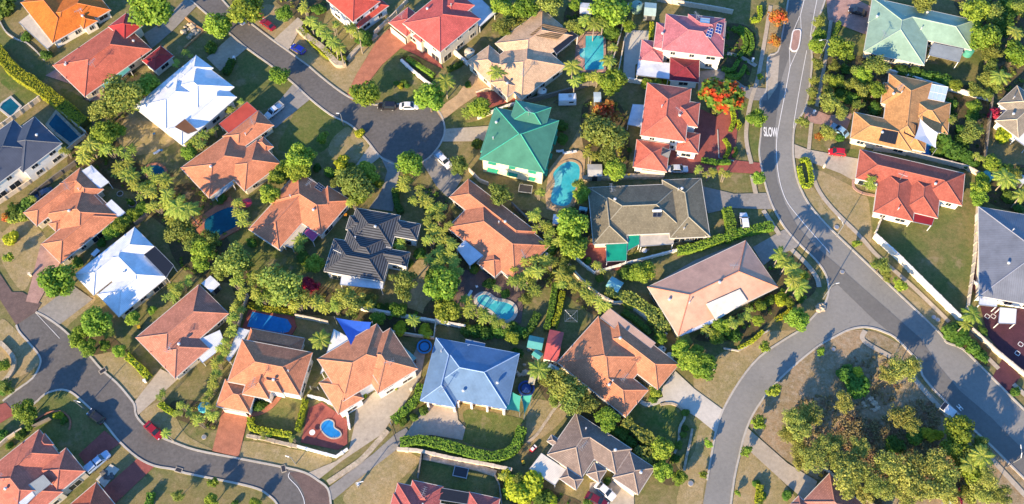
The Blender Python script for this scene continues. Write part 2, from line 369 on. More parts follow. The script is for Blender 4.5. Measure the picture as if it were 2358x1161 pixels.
# lawns, verges and beds
LAWN = [
 ('g', G_LAWN, 'A', (0,160,60,250,170,300,300,420,280,540,120,420,0,300), 'shaded lawn beside the orange-roofed house'),
 ('g', G_LUSH, 'A', (0,420,120,520,250,640,180,700,60,600,0,540), 'green lawn strip left of the yellow hedge'),
 ('g', G_LUSH, 'A', (420,590,560,660,620,720,600,860,480,760,410,650), 'green lawn below the red-tiled house'),
 ('g', G_DRY, 'A', (800,830,930,740,1100,880,1161,960,900,1040,760,960), 'dry lawn beside the large white roof'),
 ('g', G_LAWN, 'B', (490,330,665,455,800,565,720,660,560,740,440,650,350,600,360,450), 'shaded front lawn of the white-roofed house'),
 ('g', G_LUSH, 'B', (820,740,915,675,1045,770,1130,840,1000,1010,880,1020,700,1000,760,850), 'green and yellow lawn beside the cul-de-sac road'),
 ('g', G_DRY, 'B', (1161,850,1210,900,1300,960,1250,1060,1161,1110,1040,1030,1060,930), 'dry verge at the cul-de-sac mouth'),
 ('g', G_DRY, 'B', (500,150,660,262,700,240,790,130,640,30,520,90), 'dry verge under the red cars'),
 ('g', G_DRY, 'B', (760,340,1161,640,1161,440,1000,400,850,220,790,280), 'dry verge beneath the rock wall'),
 ('g', G_DRY, 'C', (0,430,200,240,270,210,180,300,60,500,0,600), 'grass strip left of the terracotta driveway'),
 ('g', G_LAWN, 'C', (370,310,440,350,400,400,600,600,700,600,600,720,400,690,150,650,160,540), 'front lawn of the red two-storey house'),
 ('g', G_LAWN, 'C', (650,860,650,800,760,730,800,820,1000,770,980,845), 'grass triangle above the grey driveway'),
 ('g', G_DRY, 'D', (380,870,470,760,440,960,340,980), 'dry lawn patch beside the tree belt'),
 ('g', G_LAWN, 'E', (330,680,430,680,440,860,430,1090,380,1090,340,950,330,820), 'verge between footpath and main road'),
 ('g', G_DRY, 'E', (490,60,590,60,580,200,540,360,430,600,400,590,450,350), 'verge with orange-leaved saplings'),
 ('g', G_LAWN, 'E', (960,160,1161,80,1161,420,1030,420,930,390,900,300), 'shaded lawn left of the green roof'),
 ('g', G_LAWN, 'F', (500,430,720,430,860,330,890,430,880,560,720,560,500,500), 'shaded back lawn of the green-roofed house'),
 ('g', G_LAWN, 'E', (780,900,890,980,1161,1010,1150,1080,980,1050,800,1000), 'lawn strip with the red car'),
 ('g', G_DRY, 'K', (800,30,1060,150,1100,200,1161,240,1161,540,900,320,810,160), 'dry verge on the outside of the bend'),
 ('g', G_DRY, 'K', (720,160,800,160,870,290,1000,400,1161,560,1161,670,960,480,790,300), 'dry verge between road and footpath'),
 ('g', G_LAWN, 'L', (200,340,530,400,600,260,820,290,770,980,600,850,400,680,170,480), 'large green back lawn behind the pale wall'),
 ('g', G_DRY, 'L', (330,860,390,830,640,1040,600,1120,480,1000), 'verge beside the long road'),
 ('g', G_DRY, 'G', (90,380,160,330,290,460,310,540,230,720,150,840,40,700,0,590,0,450,20,450), 'dry front lawn at the left edge'),
 ('g', G_DRY, 'G', (220,940,290,800,430,880,560,870,640,900,480,1050,430,1090,340,1000), 'dry verge around the round green tree'),
 ('g', G_LUSH, 'H', (380,500,520,430,740,600,860,640,900,720,560,760,480,740,500,600), 'green back lawn with long tree shadows'),
 ('g', G_DRY, 'I', (430,660,520,640,580,740,560,830,610,900,580,1000,420,980,410,870,470,760), 'curved lawn between olive tree and palms'),
 ('g', G_LAWN, 'J', (300,860,500,960,380,1100,300,1160,250,1080), 'shaded lawn with the clothes line'),
 ('g', G_LUSH, 'J', (720,590,1040,560,1050,590,740,650), 'narrow green lawn beneath the arched veranda'),
 ('g', G_LUSH, 'J', (1060,545,1161,510,1161,560,1070,600), 'lawn strip beside the long hedge'),
 ('g', G_DRY, 'Q', (0,250,60,230,200,140,300,140,480,20,640,0,700,0,430,180,300,330,190,530,90,490,0,420), 'dry verge inside the curved road'),
 ('g', G_DRY, 'Q', (130,690,110,820,60,1060,40,1161,-120,1161,-50,900,0,800,40,620), 'dry verge left of the curved road'),
 ('g', G_DRY, 'Q', (310,760,610,1040,650,1161,245,1161,265,1000), 'dry verge right of the curved road'),
 ('g', G_LUSH, 'P', (770,500,830,520,960,490,1090,560,1060,700,1000,860,860,720,720,600,700,580), 'mown green lawn beside the curved white path'),
 ('g', G_DRY, 'P', (60,480,180,470,330,500,240,640,60,760,30,700), 'dry back lawn with stone edging'),
 ('g', G_DRY, 'M', (600,180,740,90,830,160,990,340,890,460,790,350,690,240), 'dry verge beside the lower left road'),
 ('g', G_LAWN, 'M', (240,490,380,400,500,440,700,620,720,660,520,830,430,770,360,780,280,690,230,650,340,590), 'shaded front lawn of the lower left house'),
 ('g', G_DRY, 'M', (930,570,1060,480,1161,560,1250,700,1420,800,1161,745,1000,640), 'front verge beside the terracotta driveway'),
 ('g', G_DRY, 'N', (470,740,830,800,1060,860,920,950,700,900,440,845), 'dry verge under the pale front wall'),
 ('g', G_LAWN, 'N', (560,580,740,450,860,450,830,680,560,650), 'square lawn inside the yellow hedge'),
 ('g', G_LUSH, 'O', (800,530,1161,590,1150,640,1110,740,1000,795,770,740,790,650), 'front lawn of the blue-roofed house'),
 ('g', G_DRY, 'O', (0,1070,190,900,340,800,480,850,480,880,330,1030,280,1161,0,1161), 'dry verge below the shared driveway'),
 ('g', G_LAWN, 'O', (500,860,720,920,1000,990,1030,1161,1010,1120,620,1040,480,1000), 'back lawn of the lower red-roofed house'),
 ('g', G_BUSH, 'Q', (1010,10,820,115,640,265,500,405,390,565,370,640,600,860,830,1000,1161,1161,2300,1161,2150,930,1800,620,1500,330,1440,150,1200,10), 'bare brown soil of the bushland reserve'),
 ('g', G_DRY, 'M', (110,0,0,-60,0,330,80,330,250,240,240,150), 'shaded verge inside the left bend'),
]
for i, (k, m, t, v, lab) in enumerate(LAWN):
    flat('lawn' if m is not G_BUSH else 'bush_soil', P(t, *v), .004, m, lab, smooth=True)
BEDS = [
 ('A', (560,640,780,440,1040,560,1040,640,900,700,760,900,640,940,600,700)), ('A', (480,960,640,850,800,960,900,1161,1161,1161,1000,1300,500,1161)),
 ('G', (760,0,960,0,1161,200,1300,480,1161,450,960,290,900,130)), ('H', (0,150,220,150,300,400,520,720,480,800,60,700,-60,380)),
 ('H', (260,600,520,800,860,780,1161,880,1161,1010,500,940,370,760)), ('I', (440,130,640,200,760,500,800,700,620,1000,540,640,520,330)),
 ('I', (560,900,780,850,1050,1050,1180,1161,560,1050)), ('I', (0,830,160,930,420,960,560,1050,400,1150,0,1010)),
 ('J', (-80,560,200,560,340,780,560,940,480,1000,200,820,-40,900)), ('J', (0,300,250,380,280,280,460,300,440,560,320,620,150,480)),
 ('D', (420,690,640,680,720,880,700,1161,540,1161,420,1000)), ('D', (300,60,420,-30,720,0,640,300,560,260,440,200,300,180)),
 ('E', (880,400,1161,400,1161,720,1050,800,840,740,850,560)), ('F', (0,430,300,400,700,550,900,640,880,1100,600,1060,690,640,300,500,200,680,0,750)),
 ('F', (700,0,1161,0,1161,560,980,640,900,430,840,200)), ('K', (560,560,760,700,800,850,560,1000,350,1161,0,1161,330,960,520,820,480,680)),
 ('P', (130,240,330,340,520,500,700,600,1000,860,1060,1000,940,1020,700,760,520,640,330,560,140,430)), ('P', (-60,980,180,1060,400,1161,-60,1161)),
 ('B', (690,0,1010,0,1000,200,1161,330,1100,430,850,200,800,100)), ('M', (440,30,700,20,880,170,1000,330,800,150,600,160)),
 ('N', (0,470,250,500,290,650,230,660,0,580)), ('R', (640,0,800,30,980,190,900,240,740,120)), ('E', (150,540,250,480,390,600,220,760,100,770)),
 ('E', (170,200,300,160,400,230,400,360,340,560,180,500)), ('L', (880,120,1161,0,1161,290,940,260)), ('C', (380,380,480,400,610,600,560,600,360,420)),
]
for t, v in BEDS: flat('garden_bed', P(t, *v), .042, G_BED, 'dark planted garden bed', smooth=True)

# ------------------------------------------------------------------ roads
ROAD_A = P('Z', 405,-30, 438,0,533,81,569,112,629,155,676,193,715,229,760,264,800,284,821,300,845,324,872,358,896,374,924,381,972,374,1003,348,1021,317,1024,293,1014,262,993,247,962,238,920,240,876,243,835,236,800,222,755,190,710,152,662,117,624,90,569,48,525,15,490,-30)
ROAD_B = P('Z', 1822,-40,1815,0,1803,69,1791,120,1768,134,1765,207,1750,234,1753,296,1748,345,1752,380,1764,432,1779,476,1807,525,1841,563,1876,597,1900,630,1908,665,1903,690,1893,706,1865,738,1841,761,1807,782,1748,823,1703,878,1665,944,1648,995,1640,1037,1628,1106,1612,1200,
  1678,1200,1690,1106,1703,1047,1714,1002,1734,954,1772,899,1820,850,1882,799,1924,775,1955,760,1985,754,2012,757,2035,765,2061,778,2096,813,2118,837,2123,864,2151,899,2182,930,2251,999,2285,1030,2400,1145,
  2420,1000,2358,944,2268,854,2216,804,2179,789,2165,769,2068,676,2010,621,1945,559,1903,518,1862,470,1838,421,1829,380,1826,345,1828,300,1838,276,1855,248,1865,190,1870,138,1867,90,1881,52,1900,0,1906,-40)
ROAD_D = P('Z', 38,749,83,719,110,733,148,761,179,792,207,820,234,851,269,882,296,913,310,933,314,957,334,981,372,1007,400,1019,452,1037,538,1054,641,1074,700,1088,731,1106,755,1126,762,1161,764,1200,
  650,1200,638,1161,617,1140,593,1126,538,1112,428,1090,400,1081,355,1073,317,1054,276,1018,241,975,207,940,172,909,152,899,131,899,103,909,79,930,34,954,7,924,38,899,76,871,93,840,91,820,69,792,45,765)
def subseq(p, a, b): return p[a:b+1]
def road(name, pts, m, label): 
    ZI[0] += 1
    return sheet(name, W(pts), .082, m, label)
road('road', ROAD_A, ASPH, 'asphalt cul-de-sac road ending in a round turning head')
road('road', ROAD_B, ASPH_B, 'winding two-lane main road with a side street')
road('road', ROAD_D, ASPH, 'asphalt street curving through the lower left corner')
flat('painted_lane_shade', P('Z', 1822,-20,1815,0,1803,69,1793,120,1775,134,1768,160,1770,207,1756,234,1757,296,1752,345,1756,380,1768,432,1783,476,1811,525,1845,563,1880,597,1905,630,1910,665,1960,640,1930,612,1880,570,1835,520,1808,470,1790,420,1783,370,1784,300,1790,250,1800,180,1820,120,1836,60,1845,-20), .087, ASPH_D, 'darker lane on the main road, shade painted into its asphalt', smooth=False)  # dark strip: shade on this lane put into the asphalt colour
flat('painted_lane_shade', P('Z', 1880,597,1908,640,1935,662,2010,735,2060,775,2100,812,2121,838,2127,864,2155,897,2186,928,2255,997,2289,1028,2370,1108,2400,1080,2330,1010,2280,960,2210,900,2160,840,2120,780,2040,710,1960,640,1930,615), .085, ASPH_D, 'dark lane on the lower main road, shade painted into its asphalt')  # same lane further down, its shade painted as darker asphalt
flat('turning_area', P('Z', 664,1088,700,1088,731,1106,755,1126,762,1161,704,1161,700,1135,685,1110), .085, BRICKB, 'brown exposed-aggregate turning area at the lower street')
# kerbs along road edges
def kerb(pts, label, w=.4, h=.13):
    mb = MB(); p = smooth_pts(W(pts), False, 3); wall_mesh(mb, p, w, 0, h+.07)
    return tag(mb.build('kerb', KERB), label, None, None, 'structure')
kerb(ROAD_A[:27], 'concrete kerb along the left side and round the cul-de-sac')
kerb(ROAD_A[26:], 'concrete kerb along the upper side of the cul-de-sac road')
kerb(ROAD_B[:28], 'concrete kerb along the left of the main road and side street')
iB = ROAD_B.index((1678.0, 1200.0)) if (1678.0, 1200.0) in ROAD_B else [i for i, q in enumerate(ROAD_B) if q[1] == 1200][1]
iE = [i for i, q in enumerate(ROAD_B) if q[0] == 2400][0]
kerb(ROAD_B[iB:iE+1], 'concrete kerb round the bushland reserve')
kerb(ROAD_B[iE+1:], 'concrete kerb along the right of the main road')
iD = [i for i, q in enumerate(ROAD_D) if q[1] == 1200]
kerb(ROAD_D[1:iD[0]+1], 'concrete kerb on the upper side of the lower left street')
kerb(ROAD_D[iD[1]:iD[1]+18], 'concrete kerb on the lower side of the lower left street')
kerb(ROAD_D[iD[1]+18:]+[ROAD_D[0]], 'concrete kerb of the left bend')

# ------------------------------------------------------------------ driveways and paths
DRV = [
 (CONC_G, (330,80,385,45,400,25,430,-5,452,16,400,70,350,113), 'grey concrete driveway of the upper red-tiled house'),
 (CONC, (476,134,533,83,569,112,538,138,507,165), 'pale concrete driveway of the large white roof'),
 (CONC_G, (605,270,648,227,676,193,715,229,683,255,634,297), 'grey driveway with the white utility truck'),
 (BRICK, (800,215,821,172,869,93,893,69,941,100,921,114,880,150,852,186,822,236,807,230), 'long terracotta driveway of the red two-storey house'),
 (TAN, (1003,255,1052,220,1093,165,1131,193,1160,196,1093,224,1055,250,1020,279), 'golden driveway of the cream-roofed house'),
 (BRICKR, (1096,214,1162,210,1215,200,1190,232,1127,248,1105,240), 'red patterned paving under the silver wagon'),
 (CONC, (631,92,686,41,700,52,664,117), 'concrete driveway beside the blue car'),
 (CONC, (1022,298,1137,290,1118,326,1020,327), 'grey driveway leading to the green roof'),
 (CONC_G, (972,376,1003,350,1065,410,1048,440,1030,455,1005,430,990,405), 'dark driveway leading to the long terracotta roof'),
 (CONC_G, (876,360,924,381,915,420,905,488,850,480,878,440,892,395), 'driveway leading down to the charcoal roof'),
 (CONC, (817,384,852,336,876,362,845,387), 'short pale driveway left of the turning head'),
 (CONC_G, (735,440,790,415,800,450,770,460), 'grey paving right of the small terracotta roof'),
 (BRICKP, (94,565,140,605,110,660,88,700,60,695,70,660), 'pink paved driveway at the left edge'),
 (BRICKB, (-20,600,28,673,52,673,95,700,83,719,38,749,0,690), 'brown driveway joining the lower left street'),
 (CONC_G, (171,660,214,690,138,748,124,746,83,719,110,700,150,670), 'concrete driveway of the lower white roof'),
 (BRICK, (514,938,574,950,550,1053,489,1039), 'broad terracotta driveway with pale edging'),
 (CONC, (370,850,412,872,318,957,311,925), 'tan driveway of the lower left terracotta house'),
 (CONC, (985,790,968,870,935,925,903,965,880,1000,790,1060,735,1104,708,1090,775,1062,803,1040,815,985,820,940,860,905,925,880,960,800), 'wide shared concrete driveway beside the two-storey house'),
 (CONC_G, (762,1150,755,1125,860,1045,910,1000,935,985,952,1012,912,1037,830,1100,768,1152), 'lower lane of the shared driveway'),
 (CONC, (993,928,1051,938,1055,968,1072,985,1065,1014,993,1002,930,1012,950,975), 'concrete forecourt of the blue-roofed house'),
 (CONC_W, (1522,897,1555,855,1600,897,1664,944,1647,996,1605,962,1560,934,1530,925), 'white curved driveway of the big terracotta roof'),
 (CONC, (1358,1112,1410,1100,1460,1135,1460,1190,1355,1190), 'concrete forecourt of the brown-roofed house'),
 (BRICKR, (181,1047,241,992,277,1021,203,1078), 'red paved driveway beside the silver utility'),
 (BRICKR, (238,1126,320,1054,357,1074,266,1160), 'long red paved driveway at lower left'),
 (BRICKR, (-10,935,14,928,36,954,-10,982), 'red paved driveway at the left picture edge'),
 (CONC_G, (1610,428,1690,447,1764,445,1781,483,1683,480,1630,492), 'grey driveway right of the olive-grey roof'),
 (CONC_G, (1733,570,1807,528,1842,566,1820,577,1780,594,1758,612), 'grey driveway right of the salmon roof'),
 (CONC_G, (1530,640,1600,600,1700,560,1640,600,1540,660), 'dark side driveway above the salmon roof'),
 (BRICKR, (1540,400,1545,330,1600,300,1610,250,1650,270,1690,240,1700,262,1692,370,1752,376,1757,402,1690,398), 'red paved garden and driveway right of the red roof'),
 (CONC_G, (1607,165,1660,160,1715,200,1765,205,1765,232,1728,232,1680,200,1607,212), 'dark driveway right of the maroon garage'),
 (CONC, (1765,140,1795,128,1790,200,1768,232), 'concrete parking bay beside the main road'),
 (BRICKP, (1902,-5,1960,-8,2012,20,2000,82,1985,78,1906,47), 'pink paved driveway with the black car'),
 (BRICKP, (1855,244,1907,266,1962,262,1950,300,1895,288,1850,282), 'pink driveway above the round shrub'),
 (CONC, (1829,333,1860,345,1985,368,1980,425,1935,400,1860,372,1830,364), 'pale driveway beneath the red hatchback'),
 (MAROON, (2256,705,2400,715,2400,900,2310,820,2275,775), 'maroon forecourt with white diamond insets'),
 (MAROON, (2308,826,2350,868,2322,905,2286,867), 'maroon driveway crossing at the right edge'),
 (MAROON, (2263,488,2278,492,2258,700,2236,660), 'narrow maroon side path of the slate roof'),
 (CONC, (1720,985,1814,1068,1882,1109,1862,1161,1810,1116,1707,1022), 'concrete driveway beside the bushland'),
 (BRICKP, (105,175,130,160,190,205,250,220,260,235,200,232,180,200), 'pink terrace below the red-tiled house'),
 (BRICKR, (875,90,905,60,1000,110,1020,160,1000,150,960,128), 'red porch paving of the red two-storey house'),
 (BRICKB, (1055,620,1160,630,1210,660,1200,745,1150,755,1050,700), 'brown paving round the bean-shaped pool'),
 (CONC_W, (221,1105,255,1069,276,1081,241,1123), 'white pebble paving bed beside the silver utility'),
 (CONC_W, (1440,70,1497,72,1488,120,1480,140,1463,150,1461,185,1434,185), 'white concrete court left of the pink roof'),
 (BRICKR, (1360,560,1400,575,1450,600,1440,625,1380,620,1330,590), 'dark red curved garden paving'),
]
for m, v, lab in DRV: flat('driveway' if 'driveway' in lab else 'paving', P('Z', *v), .128, m, lab)
PATHS = [
 (10, (1774,14,1762,86,1745,180,1729,232,1719,290,1719,330,1730,378), 'footpath left of the main road'),
 (11, (1731,404,1740,447), 'short footpath beside the small green tree'), (11, (1757,485,1795,542), 'footpath beside the long hedge'),
 (11, (1822,575,1858,610,1880,640,1886,662), 'footpath inside the junction'),
 (9, (1913,48,1903,120,1893,180,1880,246), 'upper footpath right of the main road'), (9, (1868,283,1862,345), 'short footpath by the round shrub'),
 (10, (1865,375,1880,430,1915,480,1980,545,2020,590,2100,660,2185,742), 'long footpath following the pale wall'),
 (10, (2275,826,2299,850), 'footpath stub above the maroon driveway'), (10, (2333,885,2400,950), 'footpath stub at the right edge'),
 (11, (1992,762,1988,785,2050,822), 'footpath at the bushland corner'), (11, (2100,868,2150,925,2197,974), 'footpath past the bus shelter'),
 (11, (2280,1055,2400,1185), 'footpath along the bushland edge'), (11, (1674,124,1705,132,1741,153), 'pale path to the pink house'),
]
for w, v, lab in PATHS:
    p = smooth_pts(W(P('Z', *v)), False, 5); L, Rr = strip(p, w/10.3)
    ZI[0] += 1
    sheet('footpath', L+Rr[::-1], .17+(ZI[0] % 5)*.002, CONC, lab)

# ------------------------------------------------------------------ painted markings
def line(v, w, lab, sm=True):
    p = W(P('Z', *v)); p = smooth_pts(p, False, 6) if sm else p
    L, Rr = strip(p, w); ZI[0] += 1
    return sheet('road_line', L+Rr[::-1], .128+(ZI[0] % 7)*.002, LINE, lab)
E_ = lambda *v: [c for q in P('E', *v) for c in q]
line(E_(745,-60,705,105), .14, 'upper centre line of the main road')
line(E_(706,105,711,225), .12, 'right splitter line above the island'); line(E_(700,110,657,210), .12, 'left splitter line above the island')
line(E_(630,320,636,445), .12, 'left splitter line below the island'); line(E_(686,335,637,445), .12, 'right splitter line below the island')
line(E_(636,445,600,640,565,820,545,960,555,1150,600,1320,690,1450,900,1690), .15, 'long centre line of the main road')
line(E_(820,-20,790,130,770,250), .13, 'upper edge line of the main road'); line(E_(747,340,700,590,665,800,658,860), .13, 'lower edge line of the main road')
Rn = lambda *v: [c for q in P('N', *v) for c in q]
line(Rn(775,950,770,985,830,1050,870,1130,875,1200), .12, 'pale edge line of the turning area')
line(P('G', 240,990)[0]+P('G', 400,1161)[0], .08, 'thin joint line on the lower left street', False)
line(P('M', 350,0)[0]+P('M', 400,55)[0], .08, 'short joint line on the lower left street', False)
def text_mark(s, px, up, size, name, lab):
    cu = bpy.data.curves.new('t', 'FONT'); cu.body = s; cu.size = 1; cu.align_x = 'CENTER'; cu.align_y = 'CENTER'; cu.offset = .03
    o = bpy.data.objects.new('t', cu); C.objects.link(o)
    dg = bpy.context.evaluated_depsgraph_get(); me = bpy.data.meshes.new_from_object(o.evaluated_get(dg))
    C.objects.unlink(o); bpy.data.objects.remove(o)
    me.materials.clear(); me.materials.append(LINE)
    t = bpy.data.objects.new(name, me); C.objects.link(t)
    w = U(*px); t.location = (w.x, w.y, .147); t.rotation_euler = (0, 0, up); t.scale = (size[0], size[1], 1)
    return tag(t, lab, None, None, 'structure')
text_mark('SLOW', P('E', 505, 888)[0], R(-4), (1.15, 3.6), 'road_marking', 'white SLOW lettering painted on the main road')
text_mark('H', P('R', 732, 519)[0], R(35), (1.2, 1.8), 'road_marking', 'small white H mark painted by the bus shelter')
# traffic island
isl = smooth_pts(W(P('E', 655,215,680,203,705,212,700,280,685,335,658,345,637,325,645,270)), True, 4)
o = sheet('traffic_island', isl, .26, BRICKP, 'raised oblong traffic island with pink paving', thick=.2)
mbk = MB(); wall_mesh(mbk, ccw(isl), .3, .05, .28, closed=True)
tag(mbk.build('kerb', LINE), 'white kerb round the traffic island', None, None, 'structure')
# ------------------------------------------------------------------ houses
SLOPE = math.tan(R(17.5))
class House:
    pass
def rect_from(pts, e, ax):
    c, s = math.cos(ax), math.sin(ax)
    w = [U(x, y, e) for x, y in pts]
    L = [(p.x*c+p.y*s, -p.x*s+p.y*c) for p in w]
    return [min(q[0] for q in L), max(q[0] for q in L), min(q[1] for q in L), max(q[1] for q in L)]
def wing_h(w, x, y):
    x0, x1, y0, y1 = w['r']
    if x < x0 or x > x1 or y < y0 or y > y1: return -1
    d = []
    long_x = (x1-x0) >= (y1-y0)
    if not (w.get('gable') and long_x): d += [x-x0, x1-x]
    if not (w.get('gable') and not long_x): d += [y-y0, y1-y]
    return w['e']+w['s']*min(d)
HOUSES = []
def house(name, label, t, edge, wings, col, mat='tile', e=2.8, wall=None, trim=None, slope=SLOPE, cat='house',
          vents=2, ant=1, wins=True, cap=None, over=.5, garage=None, rmats=None, awn=None):
    """wings: list of (tile, pts, opts)"""
    ed = P(t, *edge); a, b = U(*ed[0], e), U(*ed[1], e)
    ax = math.atan2(b.y-a.y, b.x-a.x); c, s = math.cos(ax), math.sin(ax)
    ws = []
    for i, wg in enumerate(wings):
        opt = wg[2] if len(wg) > 2 else {}
        ee = opt.get('e', e)
        r = rect_from(P(wg[0], *wg[1]), ee, ax)
        r = [r[0]-.011*i, r[1]+.011*i, r[2]-.011*i, r[3]+.011*i]
        ws.append(dict(r=r, e=ee+.006*i, s=slope, gable=opt.get('gable'), m=opt.get('m', 0), i=i))
    H = House(); H.ws = ws; H.ax = ax; H.e = e
    x = sum((w['r'][0]+w['r'][1])/2 for w in ws)/len(ws); y = sum((w['r'][2]+w['r'][3])/2 for w in ws)/len(ws)
    org = Vector((x*c-y*s, x*s+y*c, 0)); H.org = org
    root = empty(name, org, ax, label, cat); H.root = root
    H.ox, H.oy = x, y
    def height(lx, ly): return max([wing_h(w, lx, ly) for w in ws])
    H.height = height
    rm = [roof_mat('roof_%s_%s' % (name, len(HOUSES)), col, mat)] + [roof_mat('roof2_%s_%s' % (len(HOUSES), j), cc, kk) for j, (cc, kk) in enumerate(rmats or [])]
    tm = plain('trim_%d' % len(HOUSES), trim or (.62,.58,.5), .5, var=.05)
    cm = plain('cap_%d' % len(HOUSES), cap or sc_(col, .82), .8, var=.12, scale=3)
    wm = wall or CREAM
    # roof
    vs, fs, uv, fm = [], [], [], []
    tr = MB()
    wl = MB()
    hips = []
    for w in ws:
        x0, x1, y0, y1 = w['r']; e0 = w['e']; sl = w['s']
        lx, ly = x1-x0, y1-y0; hw = min(lx, ly)/2; top = e0+sl*hw
        g = 0 if not w['gable'] else 1
        cs = [(x0,y0,e0), (x1,y0,e0), (x1,y1,e0), (x0,y1,e0)]
        if lx >= ly:
            r0 = (x0+(0 if g else hw), (y0+y1)/2, top); r1 = (x1-(0 if g else hw), (y0+y1)/2, top)
            F = [(cs[0],cs[1],r1,r0), (cs[2],cs[3],r0,r1), (cs[1],cs[2],r1), (cs[3],cs[0],r0)]
            ends = [(r0, [cs[0],cs[3]]), (r1, [cs[1],cs[2]])]
        else:
            r0 = ((x0+x1)/2, y0+(0 if g else hw), top); r1 = ((x0+x1)/2, y1-(0 if g else hw), top)
            F = [(cs[1],cs[2],r1,r0), (cs[3],cs[0],r0,r1), (cs[0],cs[1],r0), (cs[2],cs[3],r1)]
            ends = [(r0, [cs[0],cs[1]]), (r1, [cs[2],cs[3]])]
        hips += [(r0, r1)]+([(q, cc) for q, cl in ends for cc in cl] if not g else [])
        cosf = math.cos(math.atan(sl))
        for f in F:
            b0 = len(vs); vs += [(p[0]-x, p[1]-y, p[2]) for p in f]; fs.append(tuple(range(b0, b0+len(f)))); fm.append(w['m'])
            A, B = Vector(f[0]), Vector(f[1]); u = (B-A).normalized(); nrm = Vector((0,0,1)).cross(u)
            uv.append([((Vector(p)-A).dot(u)+A.dot(u), (Vector(p)-A).dot(nrm)/cosf) for p in f])
        # soffit + fascia/gutter ring
        b0 = len(vs); vs += [(p[0]-x, p[1]-y, p[2]-.06) for p in cs]; fs.append((b0+3, b0+2, b0+1, b0)); fm.append(w['m']); uv.append([(0,0)]*4)
        ring = [Vector((p[0]-x, p[1]-y, 0)) for p in cs]
        wall_mesh(tr, ring, .14, e0-.2, e0+.015, closed=True)
        # walls
        o_ = over
        if lx > 2*o_+.6 and ly > 2*o_+.6:
            wl.box((x0+x1)/2-x, (y0+y1)/2-y, (e0-.05)/2, lx-2*o_, ly-2*o_, e0-.05)
    roof = link_mesh('roof', vs, fs, rm, root, uv, fm); H.roof = roof
    tr.build('gutter', tm, roof)
    wallo = wl.build('wall', wm, root)
    # ridge and hip caps only where the union of wings is convex
    cp = MB()
    for p, q in hips:
        p, q = Vector(p), Vector(q); L_ = (q-p).length
        if L_ < .5: continue
        n = max(2, int(L_/.5)); d = (q-p)/n; side = Vector((-d.y, d.x, 0)).normalized()*.35
        run = None
        for k in range(n):
            m_ = p+d*(k+.5)
            hc = height(m_.x, m_.y); h1 = height(m_.x+side.x, m_.y+side.y); h2 = height(m_.x-side.x, m_.y-side.y)
            ok = hc-m_.z < .03 and hc-(h1+h2)/2 > .05
            if ok and run is None: run = k
            if (not ok or k == n-1) and run is not None:
                kk = k if not ok else k+1
                A, B = p+d*run, p+d*kk
                cp.tube((A.x-x, A.y-y, A.z+.02), (B.x-x, B.y-y, B.z+.02), .12, n=6); run = None
    if cp.v: cp.build('ridge_cap', cm, roof)
    # vents
    rnd = random.Random(len(HOUSES)*13+5)
    def rs(inner=1.6):
        for _ in range(60):
            w = rnd.choice(ws); X = rnd.uniform(w['r'][0]+inner, w['r'][1]-inner) if w['r'][1]-w['r'][0] > 2*inner+.2 else None
            Y = rnd.uniform(w['r'][2]+inner, w['r'][3]-inner) if w['r'][3]-w['r'][2] > 2*inner+.2 else None
            if X is None or Y is None: continue
            return X, Y, height(X, Y)
    for k in range(vents):
        q = rs()
        if not q: continue
        mb = MB()
        if k % 2 == 0: mb.lathe([(.14,-.15),(.14,.25),(.3,.3),(.36,.45),(.3,.6),(.1,.7)], (q[0]-x, q[1]-y, q[2]), 12)
        else: mb.tube((q[0]-x, q[1]-y, q[2]-.1), (q[0]-x, q[1]-y, q[2]+.8), .09, n=8); mb.tube((q[0]-x, q[1]-y, q[2]+.8), (q[0]-x, q[1]-y, q[2]+.9), .18, n=8)
        mb.build('roof_vent', plain('vent_cap', (.6,.6,.58), .4, .3), roof)
    for k in range(ant):
        q = rs()
        if not q: continue
        mb = MB(); X, Y, Z_ = q[0]-x, q[1]-y, q[2]
        mb.tube((X, Y, Z_-.1), (X, Y, Z_+2.2), .05, n=6)
        th = rnd.uniform(0, 3.1); dx, dy = math.cos(th), math.sin(th)
        mb.tube((X-dx, Y-dy, Z_+2.2), (X+dx, Y+dy, Z_+2.2), .04, n=6)
        for j in range(6):
            f_ = -1+.4*j; ll = .75-.07*j
            mb.tube((X+dx*f_-dy*ll, Y+dy*f_+dx*ll, Z_+2.2), (X+dx*f_+dy*ll, Y+dy*f_-dx*ll, Z_+2.2), .03, n=4)
        mb.build('antenna', METAL, roof)
